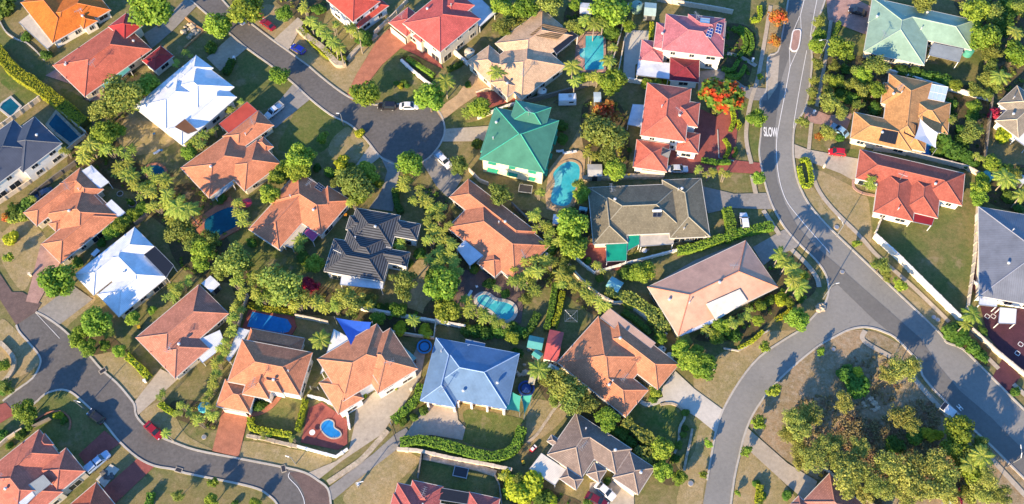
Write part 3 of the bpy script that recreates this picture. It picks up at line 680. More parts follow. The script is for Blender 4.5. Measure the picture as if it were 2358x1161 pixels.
    # windows on walls facing the camera
    if wins:
        for w in ws:
            x0, x1, y0, y1 = w['r']; x0 += over; x1 -= over; y0 += over; y1 -= over
            if x1-x0 < 2 or y1-y0 < 2: continue
            for (ax0, ay0, ax1, ay1, nx, ny) in ((x0,y0,x1,y0,0,-1), (x1,y0,x1,y1,1,0), (x1,y1,x0,y1,0,1), (x0,y1,x0,y0,-1,0)):
                wy = nx*s+ny*c
                if wy > .1: continue
                L_ = math.hypot(ax1-ax0, ay1-ay0); n = int(L_//3.6)
                if n < 1: n = 1 if L_ > 2.4 else 0
                for k in range(n):
                    f_ = (k+.5)/n; mx, my = ax0+(ax1-ax0)*f_, ay0+(ay1-ay0)*f_
                    bad = False
                    for w2 in ws:
                        if w2 is w: continue
                        q = w2['r']
                        for off in (-1, 0, 1):
                            sx, sy = mx+nx*.3+(-ny)*off, my+ny*.3+nx*off
                            if q[0]+over-.1 < sx < q[1]-over+.1 and q[2]+over-.1 < sy < q[3]-over+.1 and w2['e'] >= w['e']-.5: bad = True
                    if bad: continue
                    levels = [1.45] if w['e'] < 4.4 else [1.45, w['e']-1.25]
                    for zz in levels:
                        ww = rnd.choice((1.2, 1.6, 2.2)) if zz > 2 or rnd.random() < .75 else 2.6
                        hh = 1.2 if ww < 2.5 else 2.0
                        z_ = zz if ww < 2.5 else 1.05
                        tx, ty = -ny, nx
                        fr = MB()
                        cxx, cyy = mx-x, my-y
                        rot = math.atan2(ty, tx)
                        fr.box(cxx+nx*.02, cyy+ny*.02, z_+hh/2, ww+.14, .10, .07, rot); fr.box(cxx+nx*.02, cyy+ny*.02, z_-hh/2, ww+.14, .14, .07, rot)
                        for sg in (-1, 0, 1): fr.box(cxx+tx*sg*ww/2+nx*.02, cyy+ty*sg*ww/2+ny*.02, z_, .07, .10, hh-.07, rot)
                        fo = fr.build('window', tm, root)
                        MB().box(cxx+nx*.03, cyy+ny*.03, z_, ww-.02, .05, hh-.02, rot).build('pane', GLASS, fo)
                        if awn:
                            T_ = Vector((tx, ty, 0)); N_ = Vector((nx, ny, 0)); c0 = Vector((cxx, cyy, z_+hh/2+.15)); a_ = []
                            for dz in (0, -.05):
                                for sx, o2, z2 in ((-1, .02, 0), (1, .02, 0), (1, .75, -.5), (-1, .75, -.5)): a_.append(c0+T_*sx*(ww/2+.15)+N_*o2+Vector((0, 0, z2+dz)))
                            MB().add(a_, [(0,1,2,3), (7,6,5,4), (0,4,5,1), (1,5,6,2), (2,6,7,3), (3,7,4,0)]).build('awning', awn, fo)
    if garage:
        gp = P(garage[0], *garage[1]); A, B = U(*gp[0], 1.2), U(*gp[1], 1.2)
        def loc(p): return (p.x*c+p.y*s-x, -p.x*s+p.y*c-y)
        (gx, gy), (hx, hy) = loc(A), loc(B)
        L_ = math.hypot(hx-gx, hy-gy); rot = math.atan2(hy-gy, hx-gx)
        mb = MB()
        for j in range(5): mb.box((gx+hx)/2, (gy+hy)/2, .24+.46*j, L_, .12-(j % 2)*.02, .44, rot)
        mb.build('garage_door', plain('garage_door_paint', (.6,.54,.44), .6, var=.06), root)
    HOUSES.append(H); return H
def on_roof(H, px, py, lift=.06):
    """world point on the roof surface of H seen at pixel px,py"""
    c, s = math.cos(H.ax), math.sin(H.ax); h = H.e+1
    for _ in range(12):
        p = U(px, py, h); hh = H.height(p.x*c+p.y*s, -p.x*s+p.y*c)
        if hh < 0: hh = H.e
        h = .5*h+.5*hh
    return U(px, py, h+lift)
def to_local(H, p):
    d = p-H.org; c, s = math.cos(H.ax), math.sin(H.ax)
    return Vector((d.x*c+d.y*s, -d.x*s+d.y*c, p.z))
def roof_panel(H, name, t, v, m, lift=.1, thick=.07, frame=None, nx=1, ny=1, label=None, fix=None):
    pts = [to_local(H, on_roof(H, x_, y_, lift)) for x_, y_ in P(t, *v)]
    if fix is not None: pts = [to_local(H, U(x_, y_, fix)) for x_, y_ in P(t, *v)]
    root = H.root
    vs = pts+[p-Vector((0,0,thick)) for p in pts]; n = len(pts)
    fs = [tuple(range(n)), tuple(range(2*n-1, n-1, -1))]+[(i, i+n, (i+1) % n+n, (i+1) % n) for i in range(n)]
    A, B, Cc = pts[0], pts[1], pts[2]
    if (B-A).cross(Cc-A).z < 0: fs = [tuple(reversed(f)) for f in fs]
    uax = (B-A).normalized() if (B-A).length > (pts[2]-B).length else (pts[2]-B).normalized()
    vax = Vector((-uax.y, uax.x, 0))
    uv = [[((vs[i]-A).dot(uax), (vs[i]-A).dot(vax)) for i in f] for f in fs]
    o = link_mesh(name, vs, fs, m, root, uv)
    if label: o['label'] = label
    if frame and n == 4:
        mb = MB()
        for i in range(nx+1):
            f_ = i/nx; mb.tube(pts[0].lerp(pts[1], f_)+Vector((0,0,.02)), pts[3].lerp(pts[2], f_)+Vector((0,0,.02)), .035, n=4)
        for i in range(ny+1):
            f_ = i/ny; mb.tube(pts[0].lerp(pts[3], f_)+Vector((0,0,.02)), pts[1].lerp(pts[2], f_)+Vector((0,0,.02)), .035, n=4)
        mb.build('panel_frame', frame, o)
    return o
def patio(H, t, v, m, h=2.6, posts=True, name='patio_roof', label=None, slopez=.25, beams=None):
    """flat roof on posts attached to a house"""
    n0 = P(t, *v); w = [U(x_, y_, h) for x_, y_ in n0]
    if area2(w) < 0: w = w[::-1]
    pts = [to_local(H, p) for p in w]
    dmin = [min(1, 0) for _ in pts]
    vs = pts+[p-Vector((0,0,.1)) for p in pts]; n = len(pts)
    fs = [tuple(range(n)), tuple(range(2*n-1, n-1, -1))]+[(i, i+n, (i+1) % n+n, (i+1) % n) for i in range(n)]
    e = sorted([(pts[(i+1) % n]-pts[i] for i in range(n))], key=lambda q: -q.length)[0].normalized() if False else (pts[1]-pts[0]).normalized()
    vax = Vector((-e.y, e.x, 0)); A = pts[0]
    uv = [[((vs[i]-A).dot(e), (vs[i]-A).dot(vax)) for i in f] for f in fs]
    o = link_mesh(name, vs, fs, m, H.root, uv)
    if label: o['label'] = label
    if posts:
        for i in range(n):
            p = pts[i]; q = p+(sum(pts, Vector())/n-p)*.06
            MB().box(q.x, q.y, (h-.1)/2, .14, .14, h-.1).build('post', WHITE, o)
    mb = MB(); wall_mesh(mb, [Vector((p.x, p.y, 0)) for p in pts], .1, h-.14, h+.03, closed=True); mb.build('gutter', METAL, o)
    return o

TC = (.57,.235,.135); RED = (.50,.15,.10); DRED = (.40,.075,.06)
WMET = roof_mat('white_corrugated', (.62,.64,.66), 'metal')
TEAL = roof_mat('teal_corrugated', (.12,.33,.27), 'metal')
GREYM = roof_mat('grey_corrugated', (.30,.32,.31), 'metal')
CREAMM = roof_mat('cream_corrugated', (.55,.47,.36), 'metal')
PINKM = roof_mat('pink_corrugated', (.50,.34,.26), 'metal')
MARM = roof_mat('maroon_corrugated', (.28,.03,.03), 'metal')
REDM = roof_mat('red_corrugated', (.42,.085,.06), 'metal')
GREENM = roof_mat('green_corrugated', (.03,.28,.17), 'metal')
SAILW = plain('white_sailcloth', (.72,.70,.68), .8, var=.04)
SAILB = plain('blue_sailcloth', (.01,.08,.42), .8, var=.08)
SAILG = plain('green_sailcloth', (.04,.30,.22), .8, var=.08)
BLACKM = plain('black_pool_heating', (.012,.014,.02), .5, var=.2, scale=5)

h = house('orange_tiled_house', 'orange tiled house with a flat cream patio roof in the top left corner', 'A', (398,262,740,68),
  [('A', (398,262,138,18,577,161)), ('A', (398,262,740,68,224,98)), ('A', (545,180,580,182,560,30), {'e': 2.95})], (.62,.19,.055), wall=WCREAM)
patio(h, 'A', (125,150,205,88,398,262,315,328), CREAMM)
H02 = h = house('red_tiled_house', 'long red tiled house with a square maroon metal garage roof at upper left', 'A', (352,438,720,185),
  [('A', (352,438,550,585,1015,330,820,190)), ('A', (352,438,445,525,560,350)), ('A', (630,440,660,555,770,475)), ('A', (725,185,895,225,1015,330))], RED, wall=CREAM, vents=3)
house('maroon_garage', 'square maroon metal garage roof joined to the long red tiled house', 'A', (730,172,845,85), [('A', (730,172,845,85,942,180,828,262))], (.36,.055,.05), 'metal', e=3.6, wall=CREAM, cat='garage', vents=0, ant=0)
patio(H02, 'A', (665,560,810,408,875,465,712,597), TEAL, label='teal corrugated veranda roof')
h = house('red_carport', 'small red metal roofed shed standing right of the long red tiled house', 'A', (955,400,1075,305), [('A', (955,400,1075,305,1155,380,1035,475))], (.36,.045,.04), 'metal', e=2.8, wall=WCREAM, cat='shed', vents=0, ant=0)
H03 = h = house('white_roofed_house', 'large house with a glaring white metal roof near the upper left', 'B', (-246,700,150,370),
  [('B', (-246,700,150,370,265,455)), ('B', (160,400,360,620,-84,600)), ('B', (-51,885,410,660,300,560)), ('B', (-246,700,-51,885,60,480)), ('B', (110,450,290,505,60,540))], (.80,.80,.80), 'metal', wall=WCREAM, cap=(.6,.62,.64), vents=2, ant=0, e=4, over=.9)
patio(h, 'B', (5,850,75,795,160,872,95,895), roof_mat('timber_pergola', (.16,.08,.04), 'metal'), h=5.35, posts=False, name='pergola')
h = house('terracotta_house', 'terracotta house with a bright red flat awning below the large white roof', 'B', (48,1125,370,895),
  [('B', (48,1125,250,1313,385,880,550,1060)), ('B', (330,915,560,745,670,838)), ('B', (705,1080,475,1278,330,1100)), ('B', (545,955,600,915,655,990))], TC, wall=CREAM, vents=2)
patio(h, 'B', (300,830,490,680,560,742,368,893), REDM, h=3.0, label='bright red metal awning')
patio(h, 'H', (270,195,390,108,400,125,280,225), GREYM, h=2.6)
h = house('slate_roofed_house', 'two-storey cream house with a dark slate roof at the left edge beside a pool', 'A', (90,1150,285,1005),
  [('A', (290,1003,90,800,-260,1300)), ('A', (415,957,225,785,60,1060), {'e': 5.3})], (.075,.085,.11), 'flat', e=5.5, wall=WCREAM, cap=(.10,.11,.13), vents=3)
H06 = h = house('terracotta_house', 'terracotta tiled house with three small white patio roofs at the left', 'G', (155,320,540,20),
  [('G', (155,320,250,405,540,20)), ('G', (400,125,540,20,690,165)), ('G', (738,374,300,330,620,170)), ('G', (275,530,405,655,785,350)), ('G', (325,395,375,445,430,345))], TC, wall=CREAM, vents=2)
patio(h, 'G', (545,40,610,0,730,115,665,160), WMET, h=3.0); patio(h, 'G', (597,222,630,200,690,262,655,288), WMET, h=3.0, posts=False); patio(h, 'G', (705,265,745,230,838,318,795,355), WMET, h=3.0)
H07 = h = house('white_roofed_house', 'white metal roofed house with a black panelled slope, left of centre', 'G', (495,735,900,415),
  [('G', (495,735,625,865,900,415,1030,545)), ('G', (845,475,1110,752,616,639)), ('G', (660,860,790,1010,1110,755))], (.80,.80,.80), 'metal', wall=CREAM, cap=(.6,.62,.64), vents=2, ant=0)
patio(h, 'G', (962,600,1035,545,1161,672,1110,752), BLACKM, h=3.3, label='dark blue-black flat patio roof')
H08 = h = house('terracotta_house', 'terracotta house with a magenta and white patio cover at its lower right', 'H', (500,430,820,80),
  [('H', (500,430,710,555,820,80)), ('H', (640,250,995,460,1000,150)), ('H', (1030,140,1145,220,995,460,880,330))], TC, wall=WCREAM, vents=2)
patio(h, 'H', (730,535,860,380,905,410,790,555), CREAMM); patio(h, 'H', (862,450,900,405,978,455,930,512), plain('magenta_polycarbonate', (.42,.06,.16), .4, var=.1), label='magenta translucent patio cover')
roof_panel(h, 'solar_panel', 'H', (940,150,968,118,1010,148,985,180), SOLAR, .15, frame=METAL, nx=3, ny=3)
h = house('terracotta_house', 'terracotta house with a white corner awning above the lower left street', 'Z', (312,778,457,656),
  [('Z', (312,778,457,656,527,722,385,845)), ('Z', (345,812,407,868,480,800))], (.50,.22,.15), wall=CREAM, vents=2)
patio(h, 'Z', (424,784,448,772,462,780,506,760,520,795,466,836), WMET)
H10 = h = house('terracotta_house', 'big terracotta house with a broad terracotta driveway and blue pool behind', 'N', (460,60,910,145),
  [('N', (460,60,910,145,840,435,365,325)), ('N', (290,500,500,550,345,325,560,380), {'e': 3.4}), ('N', (465,405,635,460,690,240)), ('N', (560,350,725,420,760,300), {'e': 4.6}), ('N', (510,5,855,50,830,200), {'e': 3})], (.59,.25,.14), e=4.4, wall=WCREAM, garage=('N', (335,535,490,565)))
patio(h, 'N', (435,-20,510,0,370,210,350,190), WMET, h=2.6, label='white flat side patio roof')
H11 = h = house('terracotta_house', 'two-storey terracotta house with a white side roof and blue sail', 'O', (60,440,435,210),
  [('O', (145,-15,300,110,60,420,-160,260)), ('O', (160,60,435,205,320,350,60,200)), ('O', (-190,350,-30,540,75,400), {'e': 4.6}), ('O', (260,180,300,190,210,360), {'e': 5.6})], (.58,.26,.15), 'tile', e=5.2, wall=WHITE, vents=0)
patio(h, 'N', (1070,-10,1210,70,1160,155,980,290), roof_mat('white_sheet_roof', (.7,.68,.62), 'metal'), h=4.9, label='white sheet roof over the side terrace')
H12 = h = house('blue_roofed_house', 'single-storey house with a bright blue metal roof below the centre', 'O', (605,52,1150,155),
  [('O', (605,52,1150,155,1055,525,540,400)), ('O', (487,468,720,507,605,52))], (.15,.23,.335), 'metal', wall=plain('blue_house_render', (.72,.50,.32), .8), trim=(.2,.32,.5), cap=(.30,.42,.6), vents=3, e=3.0)
patio(H12, 'O', (790,58,922,88,916,118,785,92), roof_mat('blue_sheet', (.15,.23,.335), 'metal'), h=2.7, posts=False)
for q in ((540,495), (715,520), (740,490), (830,500), (935,520), (1045,540)):
    p = to_local(H12, U(*P('O', *q)[0], 2.0)); MB().box(p.x, p.y, 1.45, .4, .4, 2.9).build('porch_column', WHITE, H12.root)
h = house('red_roofed_house', 'red tiled house cut by the bottom edge, with a dark flat patio roof', 'O', (435,1000,620,1040),
  [('O', (335,1020,600,1075,560,1400)), ('O', (435,1000,620,1040,590,1250)), ('O', (815,1080,1010,1122,960,1400)), ('O', (300,1120,1000,1240,960,1500))], (.46,.14,.12), wall=WCREAM)
patio(h, 'O', (612,1050,815,1085,800,1161,600,1130), BLACKM, h=2.9, label='dark flat patio roof')
H14 = h = house('brown_roofed_house', 'brown-grey tiled house with a long white patio roof at the bottom', 'P', (385,560,740,793),
  [('P', (385,560,740,793,620,950)), ('P', (385,560,175,828,405,985)), ('P', (745,822,888,930,770,1090,615,980)), ('P', (450,970,490,880,555,960)), ('P', (258,990,370,1060,410,990)), ('P', (175,740,240,780,205,700), {'e': 2.7})], (.25,.19,.155), wall=WCREAM, cap=(.36,.28,.22), vents=3, garage=('P', (620,1000,755,1100)))
patio(h, 'P', (55,925,135,820,405,1000,375,1010,290,945,225,1035), roof_mat('white_insulated_roof', (.68,.62,.52), 'metal'), label='long white patio roof')
H15 = h = house('terracotta_house', 'broad terracotta house with tree shadows on its roof beside the curved white driveway', 'P', (240,213,680,565),
  [('P', (240,213,530,-86,600,500)), ('P', (400,340,680,565,850,400)), ('P', (905,390,1055,228,600,-40)), ('P', (770,490,850,400,620,300))], (.57,.25,.14), wall=CREAM, vents=3)
patio(h, 'P', (528,-86,590,-150,900,85,840,150), PINKM, h=3.2, label='long pink-cream corrugated patio roof')
H16 = h = house('salmon_roofed_house', 'salmon metal roofed house with a white patio roof right of centre', 'K', (-316,815,340,505),
  [('K', (-316,815,340,505,550,820)),], (.62,.37,.26), 'metal', wall=CREAM, cap=(.5,.2,.12), vents=3)
roof_panel(h, 'patio_roof', 'K', (75,930,300,830,352,908,142,1040), roof_mat('white_ribbed_patio', (.66,.62,.54), 'metal'), .28, label='white ribbed patio roof')
patio(h, 'K', (-115,1100,120,1010,135,1050,-95,1145), WMET, h=2.8)
H17 = h = house('olive_roofed_house', 'long olive-grey tiled house with green awnings and an arched veranda', 'J', (468,150,940,130),
  [('J', (468,150,1060,125,1015,455)), ('J', (468,150,483,530,712,515)), ('Z', (1525,417,1612,411,1635,545)), ('J', (1010,330,1161,340,1240,480))], (.20,.175,.12), wall=CREAM, cap=(.33,.30,.22), vents=4)
patio(h, 'J', (795,462,1015,457,1020,527,795,545), CREAMM, h=2.6, label='cream corrugated veranda roof'); patio(h, 'J', (720,470,790,467,790,530,708,575), GREENM, h=2.6); patio(h, 'J', (568,530,708,525,705,640,570,645), GREENM, h=2.7, label='green metal awning')
roof_panel(h, 'solar_heater_panel', 'J', (882,318,938,318,935,348,880,348), SOLAR, .25, frame=METAL, nx=2, ny=1)
q0, q1 = to_local(h, on_roof(h, *P('J', 878, 306)[0], .45)), to_local(h, on_roof(h, *P('J', 938, 304)[0], .45)); MB().tube(q0, q1, .28, n=12).build('hot_water_tank', WHITE, h.root)
H18 = h = house('green_roofed_house', 'two-storey cream house with an emerald green roof near the centre top', 'Z', (1105,366,1248,397),
  [('Z', (1105,366,1248,397,1287,278,1147,262)), ('Z', (1186,237,1260,246,1254,300), {'e': 6.6}), ('Z', (1107,350,1160,255,1190,300), {'e': 5.4})], (.085,.225,.15), 'metal', e=6.0, wall=plain('yellow_cream_render', (.78,.68,.40), .85), trim=(.10,.30,.22), cap=(.05,.38,.25), vents=2, awn=GREENM)
H19 = h = house('cream_roofed_house', 'cream pink tiled house with a slatted pergola left of a blue pool', 'Z', (1077,145,1135,103),
  [('Z', (1140,100,1250,22,1320,85,1200,150)), ('Z', (1077,145,1122,108,1178,150,1130,192)), ('Z', (1130,165,1226,210,1300,150,1200,90)), ('Z', (1130,190,1160,170,1200,200), {'e': 3.3})], (.62,.43,.28), e=3.2, wall=CREAM, cap=(.5,.32,.22), vents=1)
roof_panel(h, 'pergola_roof', 'D', (60,232,148,158,322,196,242,262), roof_mat('slatted_pergola_roof', (.30,.19,.10), 'rib'), .45, label='golden slatted pergola roof')
patio(h, 'D', (190,290,322,198,383,240,235,362), BLACKM, h=3.4, label='black flat patio roof')
H20 = h = house('red_roofed_house', 'large two-storey red roofed house at the top with a long terracotta driveway', 'C', (620,350,880,135),
  [('C', (400,170,620,350,880,135,640,-60)), ('C', (280,150,405,48,500,130,395,245), {'e': 3.6}), ('C', (445,235,540,192,490,285), {'e': 5.0}), ('C', (560,60,720,-60,760,110), {'e': 5.85})], (.54,.13,.11), e=5.7, wall=CREAM, vents=2, garage=('C', (290,200,390,280)))
patio(h, 'C', (730,-20,880,-20,992,88,885,180), WMET, label='pale blue-white patio roof')
h = house('red_roofed_house', 'white-walled red roofed house cut by the top edge beside a palm garden', 'C', (75,190,275,40),
  [('C', (5,125,75,190,275,40,205,-20)), ('C', (-140,0,110,88,220,10,0,-90), {'e': 5.6})], (.50,.10,.075), e=3.2, wall=WHITE, vents=0)
patio(h, 'B', (1040,30,1090,0,1161,75,1120,100), WMET, h=3.2)
H22 = h = house('pink_roofed_house', 'two-storey pink roofed house with blue solar panels left of the main road', 'Z', (1524,115,1665,133),
  [('Z', (1539,45,1669,49,1665,133,1524,115)), ('Z', (1512,52,1545,66,1525,112), {'e': 5.0}), ('Z', (1480,92,1528,100,1526,143,1472,138), {'e': 3.2}), ('Z', (1585,33,1669,49,1660,90), {'e': 5.75})], (.52,.19,.20), e=5.6, wall=WCREAM, vents=1)
patio(h, 'Z', (1470,138,1548,146,1541,182,1465,173), WMET, h=3.0, label='white patio roof')
house('maroon_garage', 'dark maroon tiled garage in front of the two-storey pink roofed house', 'Z', (1549,133,1611,138), [('Z', (1549,133,1611,138,1605,190,1541,184))], (.22,.035,.045), e=3.0, wall=WCREAM, cat='garage', vents=0, ant=0)
for v in ((72,240,92,183,124,195,108,255), (135,215,148,158,183,168,172,230)): roof_panel(H22, 'solar_panel', 'E', v, plain('blue_solar', (.03,.07,.28), .2, var=.1), .2, frame=WHITE, nx=3, ny=2)
roof_panel(H22, 'skylight', 'E', (32,150,38,118,102,125,98,158), WHITE, .2, frame=METAL, nx=2, ny=1)
H23 = h = house('red_roofed_house', 'two-storey red roofed house with a white side patio left of the flowering tree', 'Z', (1474,312,1565,325),
  [('Z', (1503,192,1592,205,1565,325,1474,312)), ('Z', (1545,228,1612,240,1598,292), {'e': 4.9}), ('Z', (1560,318,1612,308,1595,352), {'e': 3.4}), ('Z', (1470,322,1540,332,1535,396,1458,384), {'e': 3.0})], (.56,.17,.12), e=5.0, wall=WHITE, vents=2, garage=('Z', (1475,397,1530,404)))
patio(h, 'Z', (1457,240,1490,242,1480,293,1445,287), WMET, label='white patio roof with open panels')
roof_panel(h, 'solar_panel', 'D', (935,1035,945,985,1000,1005,985,1058), SOLAR, .2, frame=METAL, nx=2, ny=1)
H24 = h = house('sage_roofed_house', 'large sage green metal roofed house in the upper right corner', 'F', (205,0,830,138),
  [('F', (195,-5,832,138,765,325)), ('F', (160,30,90,345,495,430,480,60)), ('F', (165,-10,240,10,200,160,120,150))], (.28,.39,.295), 'metal', wall=CREAM, cap=(.33,.42,.34), vents=3)
patio(h, 'F', (550,288,757,330,728,415,525,367), GREYM, h=2.9, label='grey-green flat patio roof')
H25 = h = house('orange_roofed_house', 'orange tiled house with a white shade sail over a blue pool', 'F', (0,915,405,1003),
  [('F', (0,925,30,750,290,865,410,1005)), ('F', (290,500,545,555,420,1000,220,820)), ('F', (375,690,670,690,620,890)), ('F', (205,690,245,555,420,640))], (.58,.31,.14), wall=CREAM, vents=3)
roof_panel(h, 'skylight', 'F', (545,562,655,582,628,682,518,660), plain('blue_white_panel', (.50,.62,.72), .3, var=.08), fix=3.0, frame=WHITE, nx=4, ny=2, label='blue-white translucent patio roof')
roof_panel(h, 'pool_heating_panel', 'F', (215,868,320,885,300,965,190,940), BLACKM, .1, frame=DARK, nx=4, ny=1); roof_panel(h, 'pool_heating_panel', 'F', (375,810,450,830,440,930,358,890), BLACKM, .1, frame=DARK, nx=4, ny=1)
H26 = h = house('red_roofed_house', 'dark red tiled house above the large green back lawn on the right', 'L', (95,-95,765,60),
  [('L', (95,-98,35,90,765,60)), ('L', (230,20,155,315,420,372)), ('L', (400,60,610,100,545,330,345,300)), ('L', (500,20,765,60,715,252,590,235))], (.42,.13,.09), wall=WCREAM, vents=2)
patio(h, 'L', (430,270,578,302,545,405,400,375), MARM, h=2.7, label='dark maroon metal patio roof')
H27 = h = house('slate_roofed_house', 'blue-grey tiled house with tree shadows on its roof at the right edge', 'L', (925,290,1161,330),
  [('L', (925,290,1400,380,1340,960,862,870)), ('L', (1050,330,1500,420,1480,900,1040,800), {'e': 3.3})], (.17,.182,.21), 'flat', wall=WCREAM, cap=(.26,.27,.32), e=3.2, vents=2)
patio(h, 'L', (862,870,985,885,980,948,860,935), WMET, h=2.8, label='white ribbed awning'); patio(h, 'L', (1000,952,1112,962,1105,1062,990,1058), SAILW, h=2.9, label='white fabric awning')
h = house('grey_brown_roofed_house', 'grey-brown tiled house at the right edge below the sage roof', 'F', (985,690,1095,590),
  [('F', (985,690,1095,590,1400,780)), ('F', (982,795,1110,915,1300,760))], (.30,.255,.19), wall=WCREAM, cap=(.5,.42,.3))
patio(h, 'F', (1095,925,1161,880,1240,960,1180,985), SAILW, h=2.6)
H29 = h = house('red_roofed_house', 'red tiled house at lower left with a white folded awning and orange deck', 'M', (0,880,250,680),
  [('M', (-300,1110,250,680,400,830)), ('M', (430,805,570,940,400,1080,250,940)), ('M', (230,745,300,690,350,770)), ('M', (-100,950,180,860,420,1080,60,1300))], (.50,.18,.125), wall=CREAM, vents=1, e=4)
patio(h, 'M', (95,1120,188,1035,235,1105,150,1190), WMET, h=5.2); patio(h, 'M', (190,1033,290,965,342,1022,237,1103), GREYM, h=5.2)
h = house('red_roofed_house', 'small terracotta roof cut by the bottom edge beside the long red driveway', 'M', (625,1030,470,1161), [('M', (625,1030,460,1180,800,1200))], (.48,.15,.09), wall=CREAM, vents=0, ant=0)
h = house('ribbed_roof_house', 'pink ribbed tile roof cut by the bottom edge below the bushland', 'Q', (870,985,700,1161), [('Q', (870,985,720,1150,1140,1180)), ('Q', (700,1110,640,1161,760,1200))], (.44,.21,.16), wall=CREAM, vents=0, ant=0)
CH = house('charcoal_roofed_house', 'white-walled house with a charcoal ribbed tile roof near the centre', 'I', (80,280,460,345),
  [('I', (-5,495,295,552,340,335)), ('I', (295,470,462,502,488,395)), ('I', (-155,705,235,780,300,560)), ('I', (420,590,395,675,40,520)), ('I', (-10,430,20,340,150,380)), ('I', (5,440,250,480,215,700))], (.078,.082,.088), 'rib', e=4.0, wall=WHITE, cap=(.07,.07,.08), vents=2)
patio(CH, 'I', (-40,735,240,785,235,830,-50,800), WMET, h=3.2, label='long white patio roof')
H13 = h = house('terracotta_house', 'long terracotta house with a white square sail among the palms in the centre', 'I', (810,95,1360,520),
  [('I', (1355,540,1100,765,700,385)), ('I', (810,95,680,215,1150,560)), ('I', (870,650,985,750,1025,585))], (.52,.22,.13), wall=WCREAM, vents=2, slope=math.tan(R(17.5)))
patio(h, 'I', (728,558,785,503,908,605,818,675), WMET, h=2.9, label='square white awning')
# ------------------------------------------------------------------ swimming pools
def pool(label, pts, m, coping=KERB, cw=.45, smooth=True, ladder=None, raised=.3, spa=None):
    w = W(pts, .25)
    w = ccw(smooth_pts(w, True, 6)) if smooth else ccw(w)
    c = sum(w, Vector())/len(w); c.z = 0
    root = empty('swimming_pool', c, 0, label, 'swimming pool')
    loc = [Vector((p.x-c.x, p.y-c.y, 0)) for p in w]
    o = sheet('water', loc, raised-.05, m, parent=root); 
    out = offset(loc, cw); n = len(loc); vs = []
    for a, b in zip(loc, out): vs += [(a.x, a.y, .02), (a.x, a.y, raised), (b.x, b.y, raised), (b.x, b.y, 0.0)]
    fs = []
    for i in range(n):
        A, B = 4*i, 4*((i+1) % n)
        fs += [(A, A+1, B+1, B), (A+1, A+2, B+2, B+1), (A+2, A+3, B+3, B+2)]
    link_mesh('coping', vs, fs, coping, root)
    # ladder
    k = n//4; p = loc[k]; q = out[k]; d = (p-q).normalized(); t = Vector((-d.y, d.x, 0))
    for sgn in (-1, 1):
        mb = MB(); b = p+t*.25*sgn
        mb.tube(b-d*.35+Vector((0,0,raised)), b-d*.3+Vector((0,0,.9)), .03, n=6); mb.tube(b-d*.3+Vector((0,0,.9)), b+d*.15+Vector((0,0,.85)), .03, n=6); mb.tube(b+d*.15+Vector((0,0,.85)), b+d*.15+Vector((0,0,.05)), .03, n=6)
        mb.build('handrail', METAL, root)
    return root
pool('rectangular pool beside the slate roof at the left edge', P('A', 375,760,530,915,470,955,380,885,365,875,325,830), WPOOLD, STONE, .7, False)
pool('small blue pool with a pale cover at the left picture edge', P('A', 70,655,130,712,75,780,0,720,20,690), WPOOLD, KERB, .5, False)
pool('dark round pool beneath palms left of the terracotta house', P('H', -165,10,-120,0,-80,15,-60,45,-80,80,-120,85,-160,65,-185,35), WPOOLD, BRICK, .6)
pool('kidney pool with a terracotta surround left of the small terracotta house', P('H', 385,280,300,310,220,360,205,405,220,450,290,475,360,440,430,400,450,340,430,300), WPOOLD, BRICK, 1.1)
pool('bright blue pool with a rounded end behind the big terracotta house', P('H', 525,980,760,1030,790,1080,770,1115,730,1125,490,1080), WPOOLB, BRICKR, .9, False)
pool('tiny heart-shaped bright blue pool on a red paved terrace', P('N', 985,650,1000,615,1035,600,1065,615,1070,650,1105,675,1115,700,1090,715,1050,715,1010,690), WPOOLB, KERB, .25)
pool('bean-shaped turquoise pool with a wide white rim among palms', P('I', 868,890,895,870,935,870,985,905,1060,920,1105,945,1115,985,1090,1025,1050,1035,1000,1005,960,970,880,925), WPOOL, CONC_W, .75)
pool('L-shaped turquoise pool between the pergola house and the palms', P('D', 430,240,550,238,552,465,425,468,425,395,395,380,385,350,400,325,430,318), WPOOL, BRICKP, .6, False)
pool('long curved turquoise pool right of the green-roofed house', P('D', 330,1080,380,1100,392,1150,380,1220,350,1290,330,1355,290,1378,235,1370,200,1345,205,1290,225,1220,215,1160,270,1100), WPOOL, TAN, .6)
pool('blue pool half covered by the white shade sail', P('F', 440,930,555,975,530,1055,420,1010), WPOOLB, KERB, .5, False)
def ledge(root_label, pts):
    rt = [o for o in C.objects if o.get('label', '').startswith(root_label)][0]
    w = smooth_pts(ccw(W(pts, .28)), True, 5); o = sheet('step', [Vector((p.x-rt.location.x, p.y-rt.location.y, 0)) for p in w], .265, water_mat('pool_step', (.22,.58,.56), (.16,.52,.52)), parent=rt)
ledge('long curved turquoise', P('D', 208,1290,222,1185,255,1140,275,1165,268,1225,240,1275)); ledge('bean-shaped', P('I', 893,885,925,877,985,910,965,930,915,910)); ledge('L-shaped', P('D', 398,345,424,322,424,392,402,372))
flat('paving', P('D', 190,1130,260,1040,330,1000,400,1010,430,1060,420,1180,380,1300,350,1400,250,1420,170,1400,160,1300), .128, TAN, 'sandstone paving round the long curved pool')
flat('paving', P('H', 520,930,800,985,815,1060,790,1161,470,1110), .128, BRICKR, 'red paving round the round-ended pool')
flat('paving', P('N', 905,520,990,480,1161,600,1161,760,1100,800,850,750), .128, BRICKR, 'red paved terrace of the heart-shaped pool')
flat('paving', P('D', 370,215,560,215,565,490,400,490,360,400), .128, BRICKP, 'pink paving round the L-shaped pool')
flat('paving', P('H', 120,390,230,310,380,210,400,260,300,300,200,400,220,470,200,500), .128, BRICK, 'terracotta paving by the kidney pool')
